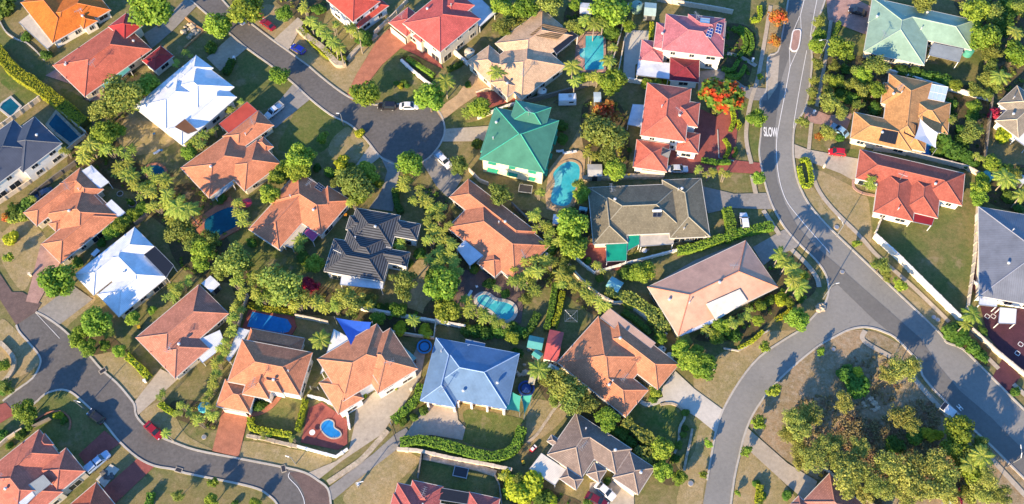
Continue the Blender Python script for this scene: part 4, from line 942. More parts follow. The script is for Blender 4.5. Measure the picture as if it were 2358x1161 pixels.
flat('paving', P('F', 410,900,610,900,580,1060,410,1015), .128, CONC, 'concrete paving of the sail-covered pool')

# ------------------------------------------------------------------ vehicles
CARN = [0]
def car(label, t, x, y, fx, fy, col, kind='sedan', cat='car'):
    """x,y pixel of centre; fx,fy pixel direction towards the front"""
    (px, py), (qx, qy) = P(t, x, y, fx, fy)
    a, b = U(px, py, .7), U(qx, qy, .7); rz = math.atan2(b.y-a.y, b.x-a.x)
    nm = {'sedan': 'parked_car', 'hatch': 'parked_car', 'wagon': 'parked_car', 'suv': 'parked_four_wheel_drive', 'ute': 'utility_truck', 'canopy': 'utility_truck'}[kind]
    root = empty(nm, (a.x, a.y, .1), rz, label, cat)
    L = {'sedan': 4.7, 'hatch': 4.1, 'wagon': 4.7, 'suv': 4.6, 'ute': 5.2, 'canopy': 5.4}[kind]; wd = .9 if kind != 'suv' else .93
    pm = paint('car_paint_%d' % CARN[0], col); CARN[0] += 1
    tall = {'suv': .22, 'ute': .12, 'canopy': .15}.get(kind, 0)
    belt = .92+tall; zb = .28+tall*.6; roofz = 1.45+tall*1.2
    h = L/2
    # hull stations: x, half width, top z
    st = [(-h, .74, .72), (-h+.08, .84, belt-.08), (-h+.5, wd, belt), (-.9, wd+.01, belt+.02), (.55, wd+.01, belt), (h-.75, wd-.02, belt-.1), (h-.2, .84, belt-.22), (h, .70, .62)]
    vs = []; n = 10
    for X, w_, z in st:
        zt = z+tall*.3
        zz = zb+(.12 if abs(X) > h-.1 else 0)
        prof = [(-w_*.86, zz), (-w_, zz+.15), (-w_, zt-.18), (-w_*.93, zt-.03), (-w_*.6, zt+.015), (w_*.6, zt+.015), (w_*.93, zt-.03), (w_, zt-.18), (w_, zz+.15), (w_*.86, zz)]
        vs += [(X, yy, zz_) for yy, zz_ in prof]
    fs = []
    for i in range(len(st)-1):
        for j in range(n): a0, a1 = i*n+j, i*n+(j+1) % n; fs.append((a0, a1, a1+n, a0+n))
    fs += [tuple(range(n)), tuple(range(len(st)*n-1, (len(st)-1)*n-1, -1))]
    # cabin
    cab = {'sedan': (-1.75, -1.05, .35, 1.15), 'hatch': (-1.9, -1.55, .3, 1.15), 'wagon': (-2.2, -1.9, .35, 1.15), 'suv': (-2.15, -1.9, .35, 1.05), 'ute': (-.75, -.55, .65, 1.3), 'canopy': (-.65, -.5, .75, 1.4)}[kind]
    if kind == 'ute': cab = (-.95, -.75, .55, 1.3)
    wb, wt = wd-.06, wd-.22
    x0, x1, x2, x3 = cab; zc = belt-.02
    cv = [(x0,-wb,zc), (x3,-wb,zc), (x3,wb,zc), (x0,wb,zc), (x1,-wt,roofz), (x2,-wt,roofz), (x2,wt,roofz), (x1,wt,roofz), ((x1+x2)/2,-wt,roofz+.05), ((x1+x2)/2,wt,roofz+.05)]
    b0 = len(vs); vs += cv
    fs += [(b0,b0+1,b0+5,b0+8,b0+4), (b0+2,b0+3,b0+7,b0+9,b0+6), (b0+1,b0+2,b0+6,b0+5), (b0+3,b0,b0+4,b0+7), (b0+5,b0+6,b0+9,b0+8), (b0+8,b0+9,b0+7,b0+4)]
    body = link_mesh('body', vs, fs, pm, root, smooth=False)
    bm = bmesh.new(); bm.from_mesh(body.data); bmesh.ops.recalc_face_normals(bm, faces=bm.faces); bm.to_mesh(body.data); bm.free()
    def pane(nm_, q, shrink=.86, off=.025):
        q = [Vector(p) for p in q]; c = sum(q, Vector())/4; nn = (q[1]-q[0]).cross(q[3]-q[0]).normalized()
        if nn.dot(c-Vector((0, 0, .8))) < 0: nn = -nn
        link_mesh(nm_, [c+(p-c)*shrink+nn*off for p in q], [(0,1,2,3)], GLASS, root)
    pane('windscreen', (cv[1], cv[2], cv[6], cv[5]), .9); pane('rear_window', (cv[3], cv[0], cv[4], cv[7]), .86)
    pane('side_window', (cv[0], cv[1], cv[5], cv[4]), .84); pane('side_window', (cv[2], cv[3], cv[7], cv[6]), .84)
    for sx in (-1, 1):
        for sy in (-1, 1):
            mb = MB(); c = (sx*(h-.95), sy*(wd-.1), .33)
            mb.tube((c[0], c[1]-.11, c[2]), (c[0], c[1]+.11, c[2]), .33, n=16); wo = mb.build('wheel', RUB, root)
            MB().tube((c[0], c[1]+sy*.08, c[2]), (c[0], c[1]+sy*.125, c[2]), .2, n=12).build('rim', METAL, wo)
    for sy in (-1, 1):
        MB().box(h-.13, sy*.58, .66+tall*.5, .2, .32, .13).build('headlight', plain('headlamp_glass', (.7,.7,.68), .15), root)
        MB().box(-h+.06, sy*.64, .74+tall*.5, .12, .22, .14).build('tail_light', plain('tail_lamp_red', (.4,.01,.01), .2), root)
        MB().box(.78, sy*(wd+.09), belt+.08, .14, .2, .12).build('wing_mirror', pm, root)
    if kind == 'ute':
        mb = MB(); mb.box(-1.72, 0, belt+.02, 1.7, 1.72, .06)
        for sy in (-1, 1): mb.box(-1.72, sy*.88, belt+.17, 1.75, .06, .34)
        for q in (-2.57, -.87): mb.box(q, 0, belt+.17, .06, 1.76, .34)
        mb.build('tray', METAL, root)
    if kind == 'canopy':
        mb = MB(); mb.box(-1.65, 0, belt+.33, 1.9, 1.66, .7, taper=.92); cpo = mb.build('canopy', pm, root)
        for sy in (-1, 1): MB().box(-1.65, sy*.81, belt+.36, 1.5, .03, .3).build('side_glass', GLASS, cpo)
    return root
WHT = (.72,.72,.72); SIL = (.5,.52,.54); BLK = (.015,.015,.02)
car('white hatchback parked under the round tree at the top', 'B', 432, 125, 385, 88, WHT, 'wagon')
car('dark red car parked on the verge beneath the paved path', 'B', 628, 165, 580, 130, (.25,.01,.02), 'sedan')
car('bright red small car half hidden by the round tree at the top', 'B', 562, 85, 545, 60, (.45,.02,.02), 'hatch')
car('deep blue hatchback parked on the verge below the palm bank', 'B', 832, 328, 790, 305, (.01,.02,.28), 'hatch')
car('white utility truck parked between the white and terracotta roofs', 'B', 672, 742, 612, 790, WHT, 'ute', 'utility truck')
car('black four-wheel drive parked by the kerb of the turning head', 'C', 266, 712, 205, 710, BLK, 'suv')
car('white sedan parked beside the black four-wheel drive', 'C', 412, 710, 480, 710, WHT, 'sedan')
car('silver wagon parked on the red patterned paving', 'C', 1098, 594, 1040, 618, SIL, 'wagon')
car('white utility truck on the driveway below the turning head', 'C', 640, 1072, 690, 1122, WHT, 'ute', 'utility truck')
car('silver sedan in front of the red-roofed garage by the garden hedges', 'D', 1048, 1130, 1110, 1130, SIL, 'sedan')
car('black car parked on the pink paved driveway at the top', 'E', 1088, 78, 1030, 62, BLK, 'sedan')
car('pale blue sedan beside the orange-roofed house', 'E', 968, 872, 920, 838, (.25,.42,.55), 'sedan')
car('bright red hatchback on the pale driveway by the main road', 'E', 952, 1018, 895, 1012, (.50,.01,.02), 'hatch')
car('white four-wheel drive parked on the shaded lawn by the clipped hedges', 'K', 330, 380, 322, 325, WHT, 'suv')
car('black hatchback parked at the kerb of the lower left street', 'M', 642, 575, 595, 540, BLK, 'hatch')
car('dark red utility parked at the kerb opposite the black hatchback', 'M', 1028, 668, 1075, 712, (.30,.01,.015), 'sedan')
car('silver blue utility with a canopy beside the red driveway', 'M', 655, 880, 720, 825, (.42,.52,.66), 'canopy', 'utility truck')
car('white sedan parked before the brown-roofed house', 'P', 562, 1072, 620, 1120, WHT, 'sedan')
car('dark maroon car parked left of the white sedan at the bottom', 'P', 505, 1135, 560, 1165, (.14,.01,.02), 'sedan')
car('dark blue car under the dark hedge left of the terracotta roof', 'G', 290, 195, 250, 215, (.02,.04,.10), 'sedan')
# caravan
def caravan():
    p = U(*P('D', 308, 672)[0], 1.0); root = empty('caravan', (p.x, p.y, 0), R(2), 'white caravan parked on the grass above the curved pool', 'caravan')
    mb = MB(); mb.box(0, 0, 1.45, 4.3, 2.2, 1.9, taper=.96); mb.box(0, 0, 2.44, 3.6, 1.9, .1); mb.build('body', paint('caravan_white', (.74,.74,.73)), root)
    MB().box(.6, .2, 2.55, .7, .7, .14).build('roof_hatch', METAL, root)
    mb = MB(); mb.tube((-2.1, -.6, .5), (-3.3, 0, .45), .05); mb.tube((-2.1, .6, .5), (-3.3, 0, .45), .05); mb.build('drawbar', DARK, root)
    for sy in (-1, 1):
        MB().tube((0, sy*1.02, .33), (0, sy*.82, .33), .33, n=14).build('wheel', RUB, root)
        MB().box(.9, sy*1.09, 1.7, 1.1, .04, .5).build('window', GLASS, root)
caravan()

# ------------------------------------------------------------------ small structures
def shed(label, t, v, col, h=2.3, kind='metal', name='garden_shed', cat='shed', wall=METAL, pitch=.5):
    p = [U(x, y, h) for x, y in P(t, *v)]; c = sum(p, Vector())/len(p)
    a = p[0]; b = p[1]; L = (b-a).length; d = (p[3]-p[0]).length if len(p) > 3 else L; rz = math.atan2(b.y-a.y, b.x-a.x)
    root = empty(name, (c.x, c.y, 0), rz, label, cat)
    MB().box(0, 0, h/2-.03, L-.2, d-.2, h-.06).build('wall', wall, root)
    vs = [(-L/2,-d/2,h), (L/2,-d/2,h), (L/2,d/2,h), (-L/2,d/2,h), (-L/2,0,h+pitch), (L/2,0,h+pitch)]
    vs += [(x_, y_, z_-.06) for x_, y_, z_ in vs]
    fs = [(0,1,5,4), (2,3,4,5), (0,4,10,6), (4,3,9,10), (1,7,11,5), (5,11,8,2), (0,6,7,1), (3,2,8,9), (6,10,11,7), (10,9,8,11)]
    uv = [[((vs[i][0]), vs[i][1]) for i in f] for f in fs]
    link_mesh('roof', vs, fs, roof_mat('shed_%s' % (label[:14]), col, kind), root, uv)
    MB().box(0, -d/2+.08, 1.0, min(1.2, L*.5), .06, 1.9).build('door', DARK, root)
    return root
shed('white garden shed behind the lower left terracotta roof', 'H', (185,790,245,737,308,803,250,850), (.66,.68,.70))
shed('pale grey shed at the head of the long curved pool', 'J', (442,75,540,75,545,-5,445,-5), (.5,.48,.43), pitch=.2)
shed('red corrugated shed left of the broad terracotta roof', 'P', (138,190,235,210,295,10,200,-2), (.45,.11,.10), 2.7, name='shed', pitch=.7, wall=WCREAM)
shed('teal garden shed, the larger of two beside the red corrugated shed', 'P', (35,110,135,130,155,60,60,30), (.10,.30,.28))
shed('teal lean-to, the smaller of two beside the red corrugated shed', 'P', (75,170,125,205,140,140,95,125), (.10,.32,.28), pitch=.25)
shed('pale green garden shed at the top beside the water tank', 'D', (815,100,895,108,912,25,830,15), (.38,.48,.44))
shed('blue-white pool pump shed beneath the curved pool', 'J', (205,390,280,398,295,340,220,328), (.50,.58,.66), 2.0, pitch=.2)
shed('small teal shed right of the pump shed', 'J', (385,300,440,310,448,285,390,275), (.30,.50,.50), 1.8, pitch=.1)
shed('teal shed behind the salmon-roofed house', 'J', (560,795,640,840,670,800,635,760), (.22,.42,.42), 2.2)
shed('pale wooden cupboard shed above the blue trampoline pool', 'P', (48,355,90,365,105,285,65,278), (.42,.38,.28), 1.8, pitch=.2)
shed('white roofed shed behind the L-shaped pool', 'D', (395,90,475,95,470,20,390,18), (.66,.66,.66), 2.3, pitch=.2)
shed('small open shed beside the caravan', 'D', (480,680,530,680,540,620,490,615), (.45,.55,.62), 2.0, pitch=.1)
shed('grey-white tank shed between the two left-hand roofs', 'G', (600,600,640,560,690,560,620,620), (.55,.58,.6), 2.0, pitch=.1)
shed('long teal slim shed behind the two-storey terracotta house', 'O', (345,125,365,105,470,180,440,205), (.25,.42,.38), 2.2, pitch=.15)
shed('small pale shed at the far right among dark shrubs', 'L', (1110,110,1161,125,1175,75,1130,60), (.45,.5,.52), 2.2, pitch=.2)
shed('pale green small shed at the bottom right beneath the gums', 'R', (630,1150,690,1165,695,1115,640,1110), (.35,.42,.36), 2.2, pitch=.2)
shed('teal topped shed by the lower left carport', 'P', (175,245,240,280,255,255,200,220), (.3,.45,.45), 2, pitch=.1)
def tank(label, t, x, y, r, col, h=2.2):
    p = U(*P(t, x, y)[0], h); root = empty('water_tank', (p.x, p.y, 0), 0, label, 'water tank')
    m = plain('tank_%d_%d' % (x, y), col, .6, var=.08)
    prof = []
    for i in range(8): prof += [(r, h*i/8), (r*.975, h*(i+.5)/8)]
    MB().lathe(prof+[(r, h), (r*.5, h+.28), (.3, h+.34)], n=24).build('tank_body', m, root)
    MB().tube((r*.4, 0, h+.3), (r*.4, 0, h+.42), .22, n=12).build('inlet_cap', DARK, root)
    MB().tube((r+.05, 0, 0), (r+.05, 0, h+.6), .05, n=6).build('downpipe', METAL, root)
tank('cream round water tank between the red and cream roofs', 'C', 815, 345, 1.25, (.58,.50,.36))
tank('large green water tank by the pale shed at the top', 'D', 775, 30, 1.4, (.22,.34,.26))
tank('teal water tank beside the sage green roof', 'F', 800, 330, 1.2, (.06,.28,.22), 1.9)
tank('blue-green tank at the corner of the dark red roof', 'L', 925, 65, 1.25, (.10,.38,.38))
tank('white tank beside the cream-roofed house', 'D', 140, 605, 1.1, (.62,.58,.5), 1.6)
tank('left cream tank on the upper side of the broad terracotta roof', 'P', 940, 125, .85, (.6,.54,.44), 1.6)
tank('right cream tank on the upper side of the broad terracotta roof', 'P', 995, 170, .85, (.6,.54,.44), 1.6)
tank('tiny silver tank beside the long terracotta roof corner', 'J', 170, 585, .7, (.5,.53,.55), 1.6)
def trampoline(label, t, x, y, r, rim):
    p = U(*P(t, x, y)[0], .8); root = empty('trampoline', (p.x, p.y, 0), 0, label, 'trampoline')
    MB().lathe([(r*.8,.78),(r*.79,.8),(.01,.76)], n=28).build('mat', DARK, root)
    MB().lathe([(r*1.02,.76),(r*1.02,.86),(r*.8,.86),(r*.8,.79)], n=28).build('pad', plain('pad_%d' % x, rim, .6), root)
    for k in range(6):
        a = k*math.pi/3; MB().tube((r*math.cos(a), r*math.sin(a), 0), (r*math.cos(a), r*math.sin(a), .8), .04, n=6).build('leg', METAL, root)
trampoline('round trampoline with a bright blue rim above the blue roof', 'O', 515, 108, 1.6, (.02,.20,.45))
trampoline('round trampoline with a navy rim right of the blue roof', 'P', 35, 388, 1.7, (.02,.06,.22))
# shade sails
def sail(label, t, v, m, h=3.2, dip=.5, heights=None):
    q = P(t, *v); n = len(q); hs = heights or [h+(.5 if i % 2 else -.2) for i in range(n)]
    p = [U(q[i][0], q[i][1], hs[i]) for i in range(n)]; c = sum(p, Vector())/n
    root = empty('shade_sail', (c.x, c.y, 0), 0, label, 'shade sail')
    off = Vector((c.x, c.y, 0)); p = [a-off for a in p]; c2 = sum(p, Vector())/n-Vector((0,0,dip))
    vs = []; fs = []; K = 8; rings = []
    for j in range(K+1):
        f = j/K; ring = []
        for i in range(n):
            a, b = p[i], p[(i+1) % n]
            for k in range(6):
                s = k/6; e = a.lerp(b, s); e = e.lerp(c2, .07*4*s*(1-s)); ring.append(c2.lerp(e, f))
        rings.append(ring)
    N = n*6
    for r_ in rings: vs += r_
    for j in range(K):
        for i in range(N): fs.append((j*N+i, j*N+(i+1) % N, (j+1)*N+(i+1) % N, (j+1)*N+i))
    link_mesh('fabric', vs, fs, m, root, smooth=True)
    for a in p:
        d = (a-Vector((0,0,a.z))); b = Vector((a.x*1.06, a.y*1.06, 0)); MB().tube(b, (b.x, b.y, a.z+.2), .07, n=8).build('post', METAL, root)
sail('large white shade sail over the pool beside the orange roof', 'F', (468,795,585,890,572,990,428,925), SAILW, 4.6, .5)
sail('royal blue shade sail behind the two-storey terracotta house', 'Z', (773,732,855,742,852,768,810,800), SAILB, 5.2, .4)
sail('green triangular shade sail beside the blue roof', 'P', (0,435,72,432,60,480,22,560), SAILG, 2.8, .4)
sail('second green shade sail touching the blue roof edge', 'O', (1085,400,1161,440,1150,545,1060,530), SAILG, 2.8, .4)
# street lamps
def lamp(label, bx, by, hx, hy, h=7.5):
    a = U(bx, by, 0); b = U(hx, hy, h); root = empty('street_lamp', (a.x, a.y, 0), 0, label, 'street lamp'); d = b-a; d.z = 0
    if d.length > 3: d = d.normalized()*3
    MB().tube((0,0,0), (0,0,h*.93), .11, .07, 10).build('pole', METAL, root)
    mb = MB(); mb.tube((0,0,h*.9), d*.5+Vector((0,0,h*.99)), .06, n=8); mb.tube(d*.5+Vector((0,0,h*.99)), d+Vector((0,0,h)), .05, n=8); mb.build('arm', METAL, root)
    u = d.normalized(); mb = MB(); mb.tube(d+Vector((0,0,h-.03)), d+u*.75+Vector((0,0,h)), .13, .09, 10); mb.build('lamp_head', plain('lamp_housing', (.6,.6,.57), .4), root)
lamp('tall street lamp on the corner island of the junction', 1895, 688, 1925, 653); lamp('street lamp at the left kerb above the turning head', 791, 289, 781, 261, 5)
lamp('street lamp at the lower right leaning over the main road', 2316, 1076, 2352, 1033); lamp('street lamp on the lower left verge by the black hatchback', 194, 942, 178, 924, 6)
lamp('street lamp right of the traffic island', 1888, 134, 1893, 92); lamp('street lamp before the pale front wall', 681, 1069, 665, 1052, 5)
lamp('low street lamp at the lower verge of the shared driveway', 824, 1123, 828, 1110, 4)
lamp('street lamp on the bare verge right of the bend', 1926, 545, 1935, 505, 6)
# clothes line
p = U(1314, 737, 0); root = empty('clothes_line', p, R(20), 'square rotary clothes line on the dark lawn', 'clothes line')
MB().tube((0,0,0), (0,0,2.1), .05).build('post', METAL, root)
mb = MB()
for k in range(4):
    a = k*math.pi/2+.4; q = (1.9*math.cos(a), 1.9*math.sin(a), 2.2); mb.tube((0,0,1.9), q, .035, n=6)
    for f in (.5, .75, 1):
        b = a+math.pi/2; mb.tube((q[0]*f, q[1]*f, 2.2), (1.9*f*math.cos(b), 1.9*f*math.sin(b), 2.2), .02, n=4)
mb.build('line_frame', METAL, root)
# rotary and square frames, bins, shelter
def bin_(label, x, y, lid, body=(.05,.09,.05)):
    p = U(x, y, .5); root = empty('wheelie_bin', (p.x, p.y, 0), random.uniform(0, 3), label, 'wheelie bin')
    MB().box(0, 0, .5, .5, .58, .95, taper=1.12).build('bin_body', plain('bin_body', body), root)
    MB().box(0, 0, 1.03, .62, .72, .1).build('lid', plain('lid_%d' % x, lid), root)
    for s in (-1, 1): MB().tube((s*.2, -.3, .1), (s*.28, -.3, .1), .1, n=10).build('wheel', RUB, root)
bin_('yellow-lidded bin by the gate beneath the bushland gums', 1889, 1096, (.6,.32,.02)); bin_('yellow bin left of the terracotta house at lower left', 321, 755, (.55,.35,.02))
bin_('yellow bin right of the cream wall by the olive roof', 1448, 406, (.6,.4,.05)); bin_('yellow toy-like bin left of the brown roof', 1205, 1066, (.65,.38,.02)); bin_('orange bin beside the charcoal house path', 796, 497, (.6,.25,.02))
bin_('yellow bin on the maroon side path', 2248, 540, (.6,.45,.03))
p = U(2184, 945, 2.2); root = empty('bus_shelter', (p.x, p.y, 0), R(-44), 'white and black roofed bus shelter beside the main road', 'bus shelter')
MB().box(-.1, 0, 2.35, 3.0, 1.9, .12).build('roof', plain('shelter_white', (.68,.68,.66), .5), root); MB().box(-1.15, .0, 2.43, .8, 1.8, .06).build('solar_panel', SOLAR, root)
for q in ((-1.4,-.9), (1.4,-.9), (-1.4,.9), (1.4,.9)): MB().tube((q[0], q[1], 0), (q[0], q[1], 2.3), .05).build('post', METAL, root)
MB().box(0, .6, .45, 2.2, .4, .08).build('bench', GREYW, root)
# garden chairs and toys
def rx(name, label, cat, x, y, parts, rz=0):
    p = U(x, y, .4); root = empty(name, (p.x, p.y, 0), rz, label, cat)
    for nm, m, bx in parts:
        mb = MB()
        for b in bx: mb.box(*b)
        mb.build(nm, m, root)
REDP = plain('red_plastic', (.5,.03,.05), .4)
rx('toy_car', 'red and white ride-on toy on the dry lawn', 'toy', 1228, 1033, [('body', REDP, [(0,0,.35,1.5,.8,.4)]), ('seat', WHITE, [(-.2,-.0,.65,.6,.6,.25),(.6,0,.6,.3,.7,.1)]), ('wheel', RUB, [(-.5,.4,.2,.4,.15,.4),(.5,.4,.2,.4,.15,.4),(-.5,-.4,.2,.4,.15,.4),(.5,-.4,.2,.4,.15,.4)])], .8)
def table(label, x, y, r=.6, col=WHITE):
    p = U(x, y, .7); root = empty('garden_table', (p.x, p.y, 0), 0, label, 'table')
    MB().lathe([(r,.7),(r,.74),(.02,.745)], n=18).build('table_top', col, root); MB().tube((0,0,0), (0,0,.7), .06).build('pedestal', METAL, root)
table('round outdoor table on the shaded lawn under the veranda', 1484, 577); table('small table beside the heart-shaped pool', 719, 996)
def umbrella(label, x, y, col, r=1.3):
    p = U(x, y, 2.3); root = empty('garden_umbrella', (p.x, p.y, 0), 0, label, 'umbrella')
    MB().tube((0,0,0), (0,0,2.4), .04).build('pole', METAL, root); MB().lathe([(r,2.05),(r*.5,2.35),(.03,2.55)], n=8).build('canopy', col, root)
umbrella('red garden umbrella left of the small terracotta roof', 567, 466, REDP); umbrella('white umbrella-topped water feature among the palms', 469, 937, plain('aqua_plastic', (.10,.5,.5), .5))
def lounger(label, x, y, rz):
    p = U(x, y, .3); root = empty('pool_lounger', (p.x, p.y, 0), rz, label, 'lounger')
    MB().box(.2, 0, .32, 1.3, .6, .08).build('seat', WHITE, root)
    mb = MB(); mb.tube((-.4,-.3,.32), (-.95,-.3,.7), .03); mb.tube((-.4,.3,.32), (-.95,.3,.7), .03); mb.box(-.66, 0, .5, .66, .55, .05); mb.build('backrest', WHITE, root)
    for q in ((.7,.25), (.7,-.25), (-.35,.25), (-.35,-.25)): MB().tube((q[0], q[1], 0), (q[0], q[1], .3), .03, n=6).build('leg', WHITE, root)
lounger('white lounger at the left of the bean-shaped pool', 1082, 676, 1.1); lounger('left white lounger above the long curved pool', 1290, 348, .2); lounger('middle white lounger above the long curved pool', 1305, 352, .25); lounger('right white lounger above the long curved pool', 1320, 350, .3)
lounger('blue-white lounger by the dark round pool', 362, 350, .8)
# letterboxes
def post(label, x, y, col=WHITE):
    p = U(x, y, 0); root = empty('letterbox', (p.x, p.y, 0), random.uniform(0, 3), label, 'letterbox')
    MB().box(0, 0, .55, .4, .4, 1.1).build('pillar', col, root); MB().box(0, 0, 1.18, .6, .5, .18).build('box', col, root)
post('cream letterbox beside the left verge driveway', 72, 635, CREAM); post('white letterbox below the pale driveway of the white roof', 541, 138); post('white letterbox on the pale path by the main road', 1732, 142); post('yellow letterbox at the pale driveway', 1896, 386, CREAM)
post('white letterbox left of the pink driveway', 1873, 262); post('letterbox at the foot of the concrete driveway', 336, 880); post('white letterbox on the bend of the shared driveway', 826, 1118)
post('cream letterbox beside the curved white driveway', 1618, 869, CREAM); post('stone letterbox by the blue house hedge', 947, 900, CREAM)
# chinese-style diamonds on maroon forecourt
def diamond(t, x, y, s, rz):
    p = U(*P(t, x, y)[0], .12); mb = MB()
    for k in range(4):
        a = k*math.pi/2; mb.box(p.x*0+math.cos(a)*s, math.sin(a)*s, 0, .14, 2*s+.14, .01, a)
    o = mb.build('paving_inset', LINE); o.location = (p.x, p.y, .175); o.rotation_euler = (0, 0, rz); tag(o, 'pale diamond inset in the maroon paving', None, None, 'structure')
for t, x, y in (('L', 872, 567), ('L', 870, 600), ('L', 915, 1012), ('L', 955, 1012), ('R', 1138, 93), ('R', 1117, 153)): diamond(t, x, y, .45, R(48))
# driveway gate frames
def gate(label, v, h=1.8):
    a, b = W(P(*v), 0); c = (a+b)/2; root = empty('metal_gate', (c.x, c.y, 0), math.atan2(b.y-a.y, b.x-a.x), label, 'gate'); L = (b-a).length
    mb = MB()
    for z in (.15, h): mb.tube((-L/2,0,z), (L/2,0,z), .04, n=6)
    for k in range(int(L/.3)+1): mb.tube((-L/2+k*.3,0,.15), (-L/2+k*.3,0,h), .02, n=4)
    mb.build('gate_panel', DARK, root)
    for s in (-1, 1): MB().box(s*(L/2+.1), 0, h/2+.1, .2, .2, h+.2).build('gate_post', METAL, root)
gate('black metal gate across the lane below the blue-roofed house', ('O', 295,640,338,778)); gate('small white gate beside the heart-shaped pool terrace', ('N', 925,395,970,400))

# ------------------------------------------------------------------ fences and walls
def fence(label, v, m, h=1.6, w=.14, name='boundary_fence', cat='fence', sm=False, posts=2.4, rail=True):
    p = W(P('Z', *v)); p = smooth_pts(p, False, 4) if sm else p; c = sum(p, Vector())/len(p)
    root = empty(name, (c.x, c.y, 0), 0, label, cat); p = [q-c for q in p]
    mb = MB(); wall_mesh(mb, p, w, 0, h); mb.build('panel', m, root)
    if rail:
        mb = MB(); wall_mesh(mb, p, w+.12, h+.003, h+.07); mb.build('capping', m, root)
        nseg = 0
        for a, b in zip(p, p[1:]):
            L = (b-a).length; n = int(L/posts)
            for k in range(n):
                q = a.lerp(b, (k+.5)/max(1, n)); nseg += 1
                if nseg < 40: MB().box(q.x, q.y, (h+.12)/2, w+.2, w+.2, h+.12, math.atan2(b.y-a.y, b.x-a.x)).build('post', m, root)
FW = dict(name='garden_wall', cat='wall')
fence('grey paling fence above the left-hand pool', (0,300,103,225,150,268,203,312), PALEF, 1.6)
fence('tall pale rendered wall along the long footpath', (2010,548,2060,593,2125,658,2213,745), WCREAM, 2.0, .3, **FW)
fence('pale fence between the green back lawn and the slate roof', (2249,462,2240,600,2223,722,2213,745), PALEF, 1.6)
fence('pale fence from the dark red roof to the rendered wall', (2028,503,2010,548), PALEF, 1.6)
fence('long cream stepped fence left of the salmon roof', (1303,607,1330,640,1358,668,1380,685,1413,702,1441,700,1480,730,1534,776), PALEF, 1.5, .25)
fence('cream boundary wall below the olive roof', (1314,587,1340,610,1368,631,1440,610,1562,578), WCREAM, 1.0, .25, **FW)
fence('grey stone retaining wall behind the olive roof', (1341,414,1440,410,1527,409), STONE, 1.0, .8, **FW)
fence('curving dark paling fence behind the caravan', (1207,240,1255,228,1320,210,1365,196,1390,188), GREYW, 1.7)
fence('pale fence between the L-shaped pool and the white court', (1446,17,1425,95,1403,169), PALEF, 1.5)
fence('inner pale fence left of the white court', (1438,92,1422,178), PALEF, 1.2)
fence('cream wall under the white patio of the pink roof', (1437,187,1496,197), WCREAM, 1.5, .25, **FW)
fence('long pale fence across the top', (1513,3,1600,18,1645,25,1686,33), PALEF, 1.6, .2)
fence('cream wall between the sage and orange roofs', (2040,168,2100,185,2165,205,2230,221,2278,233), WCREAM, 1.5, .25, **FW)
fence('dark paling fence right of the orange roof', (2283,210,2272,300,2262,382), GREYW, 1.7)
fence('fence behind the dark red roof', (2010,347,2080,355,2150,372,2222,390,2250,405), PALEF, 1.6)
fence('cream retaining wall behind the row of lower houses', (827,713,880,722,940,733,993,742,1072,756), WCREAM, 1.4, .35, **FW)
fence('pale fence above the trampoline with the blue rim', (905,768,950,775,1000,782,1005,740), PALEF, 1.5)
fence('long cream wall below the clipped hedge of the blue house', (915,1037,960,1040,1040,1058,1120,1072,1179,1085), PALEF, 1.2, .5, **FW)
fence('dark fence left of the lower lawn', (972,1047,968,1075,963,1105), GREYW, 1.6)
fence('dark curved fence right of the lower lawn', (1140,1098,1150,1120,1156,1170), GREYW, 1.4)
fence('white paling fence left of the round-ended pool', (574,683,562,715,552,752), PALEF, 1.6)
fence('white paling fence right of the round-ended pool', (682,731,720,738,758,747), PALEF, 1.6)
fence('pale fence at the back of the left terracotta garden', (268,395,295,420,320,447), GREYW, 1.6)
fence('fence between the hedge row and the lower white roof', (313,521,330,507,350,488), GREYW, 1.6)
fence('grey fence above the long terracotta roof', (1178,474,1215,510,1252,546), GREYW, 1.7)
fence('left part of the grey fence beside the green house drive', (1080,395,1105,420,1125,428), PALEF, 1.5)
fence('low stone wall in front of the square hedged lawn', (569,1005,610,1012,650,1022,686,1030), STONE, .6, .6, **FW)
fence('white pillared wall below the heart-shaped pool', (686,1030,730,1042,775,1054,802,1036), WHITE, 1.0, .3, name='pillared_wall', cat='wall', posts=2.6)
fence('white balustrade above the heart-shaped pool', (710,914,745,922,770,935,800,950,806,990), WHITE, 1.0, .3, name='balustrade', cat='balustrade', posts=1.5)
fence('grey fence beside the lower left red roof', (79,985,100,975,119,966), GREYW, 1.2)
fence('grey fence along the edge of the lower left lot', (0,1030,20,1012,55,990), PALEF, 1.2)
fence('cream fence along the maroon forecourt', (2234,761,2290,812,2358,868), PALEF, 1.4, .2)
fence('white fence stub joining the slate roof to the boundary', (2233,652,2256,662), WCREAM, 1.4)
fence('grey fence behind the pink ribbed roof', (1972,1137,1996,1157,2040,1190), GREYW, 1.5)
fence('pale fence above the pink ribbed roof', (1896,1081,1920,1102,1944,1126), PALEF, 1.5)
fence('rock wall below the palm bank at the top', (688,69,712,92,740,112,762,135,779,152,797,150), STONE, 1.2, 1.4, sm=True, name='rock_wall', cat='rock wall', rail=False)
fence('rock edging of the grass strip at the top', (800,141,820,118,845,98,869,83), STONE, .6, 1.1, sm=True, name='rock_wall', cat='rock wall', rail=False)
fence('cream garden wall before the red two-storey house', (924,141,950,165,980,190,1010,210), WCREAM, .7, .5, **FW)
fence('cream wall with hedge on its right before the red two-storey house', (1042,120,1060,136,1078,152), WCREAM, 1.3, .4, **FW)
fence('paling fence left of the red garage at the top', (862,82,885,60,905,42,940,5), PALEF, 1.5)
fence('low curved brick edging above the patterned paving', (1096,214,1120,205,1160,212), CREAM, .3, .4, rail=False, **FW)
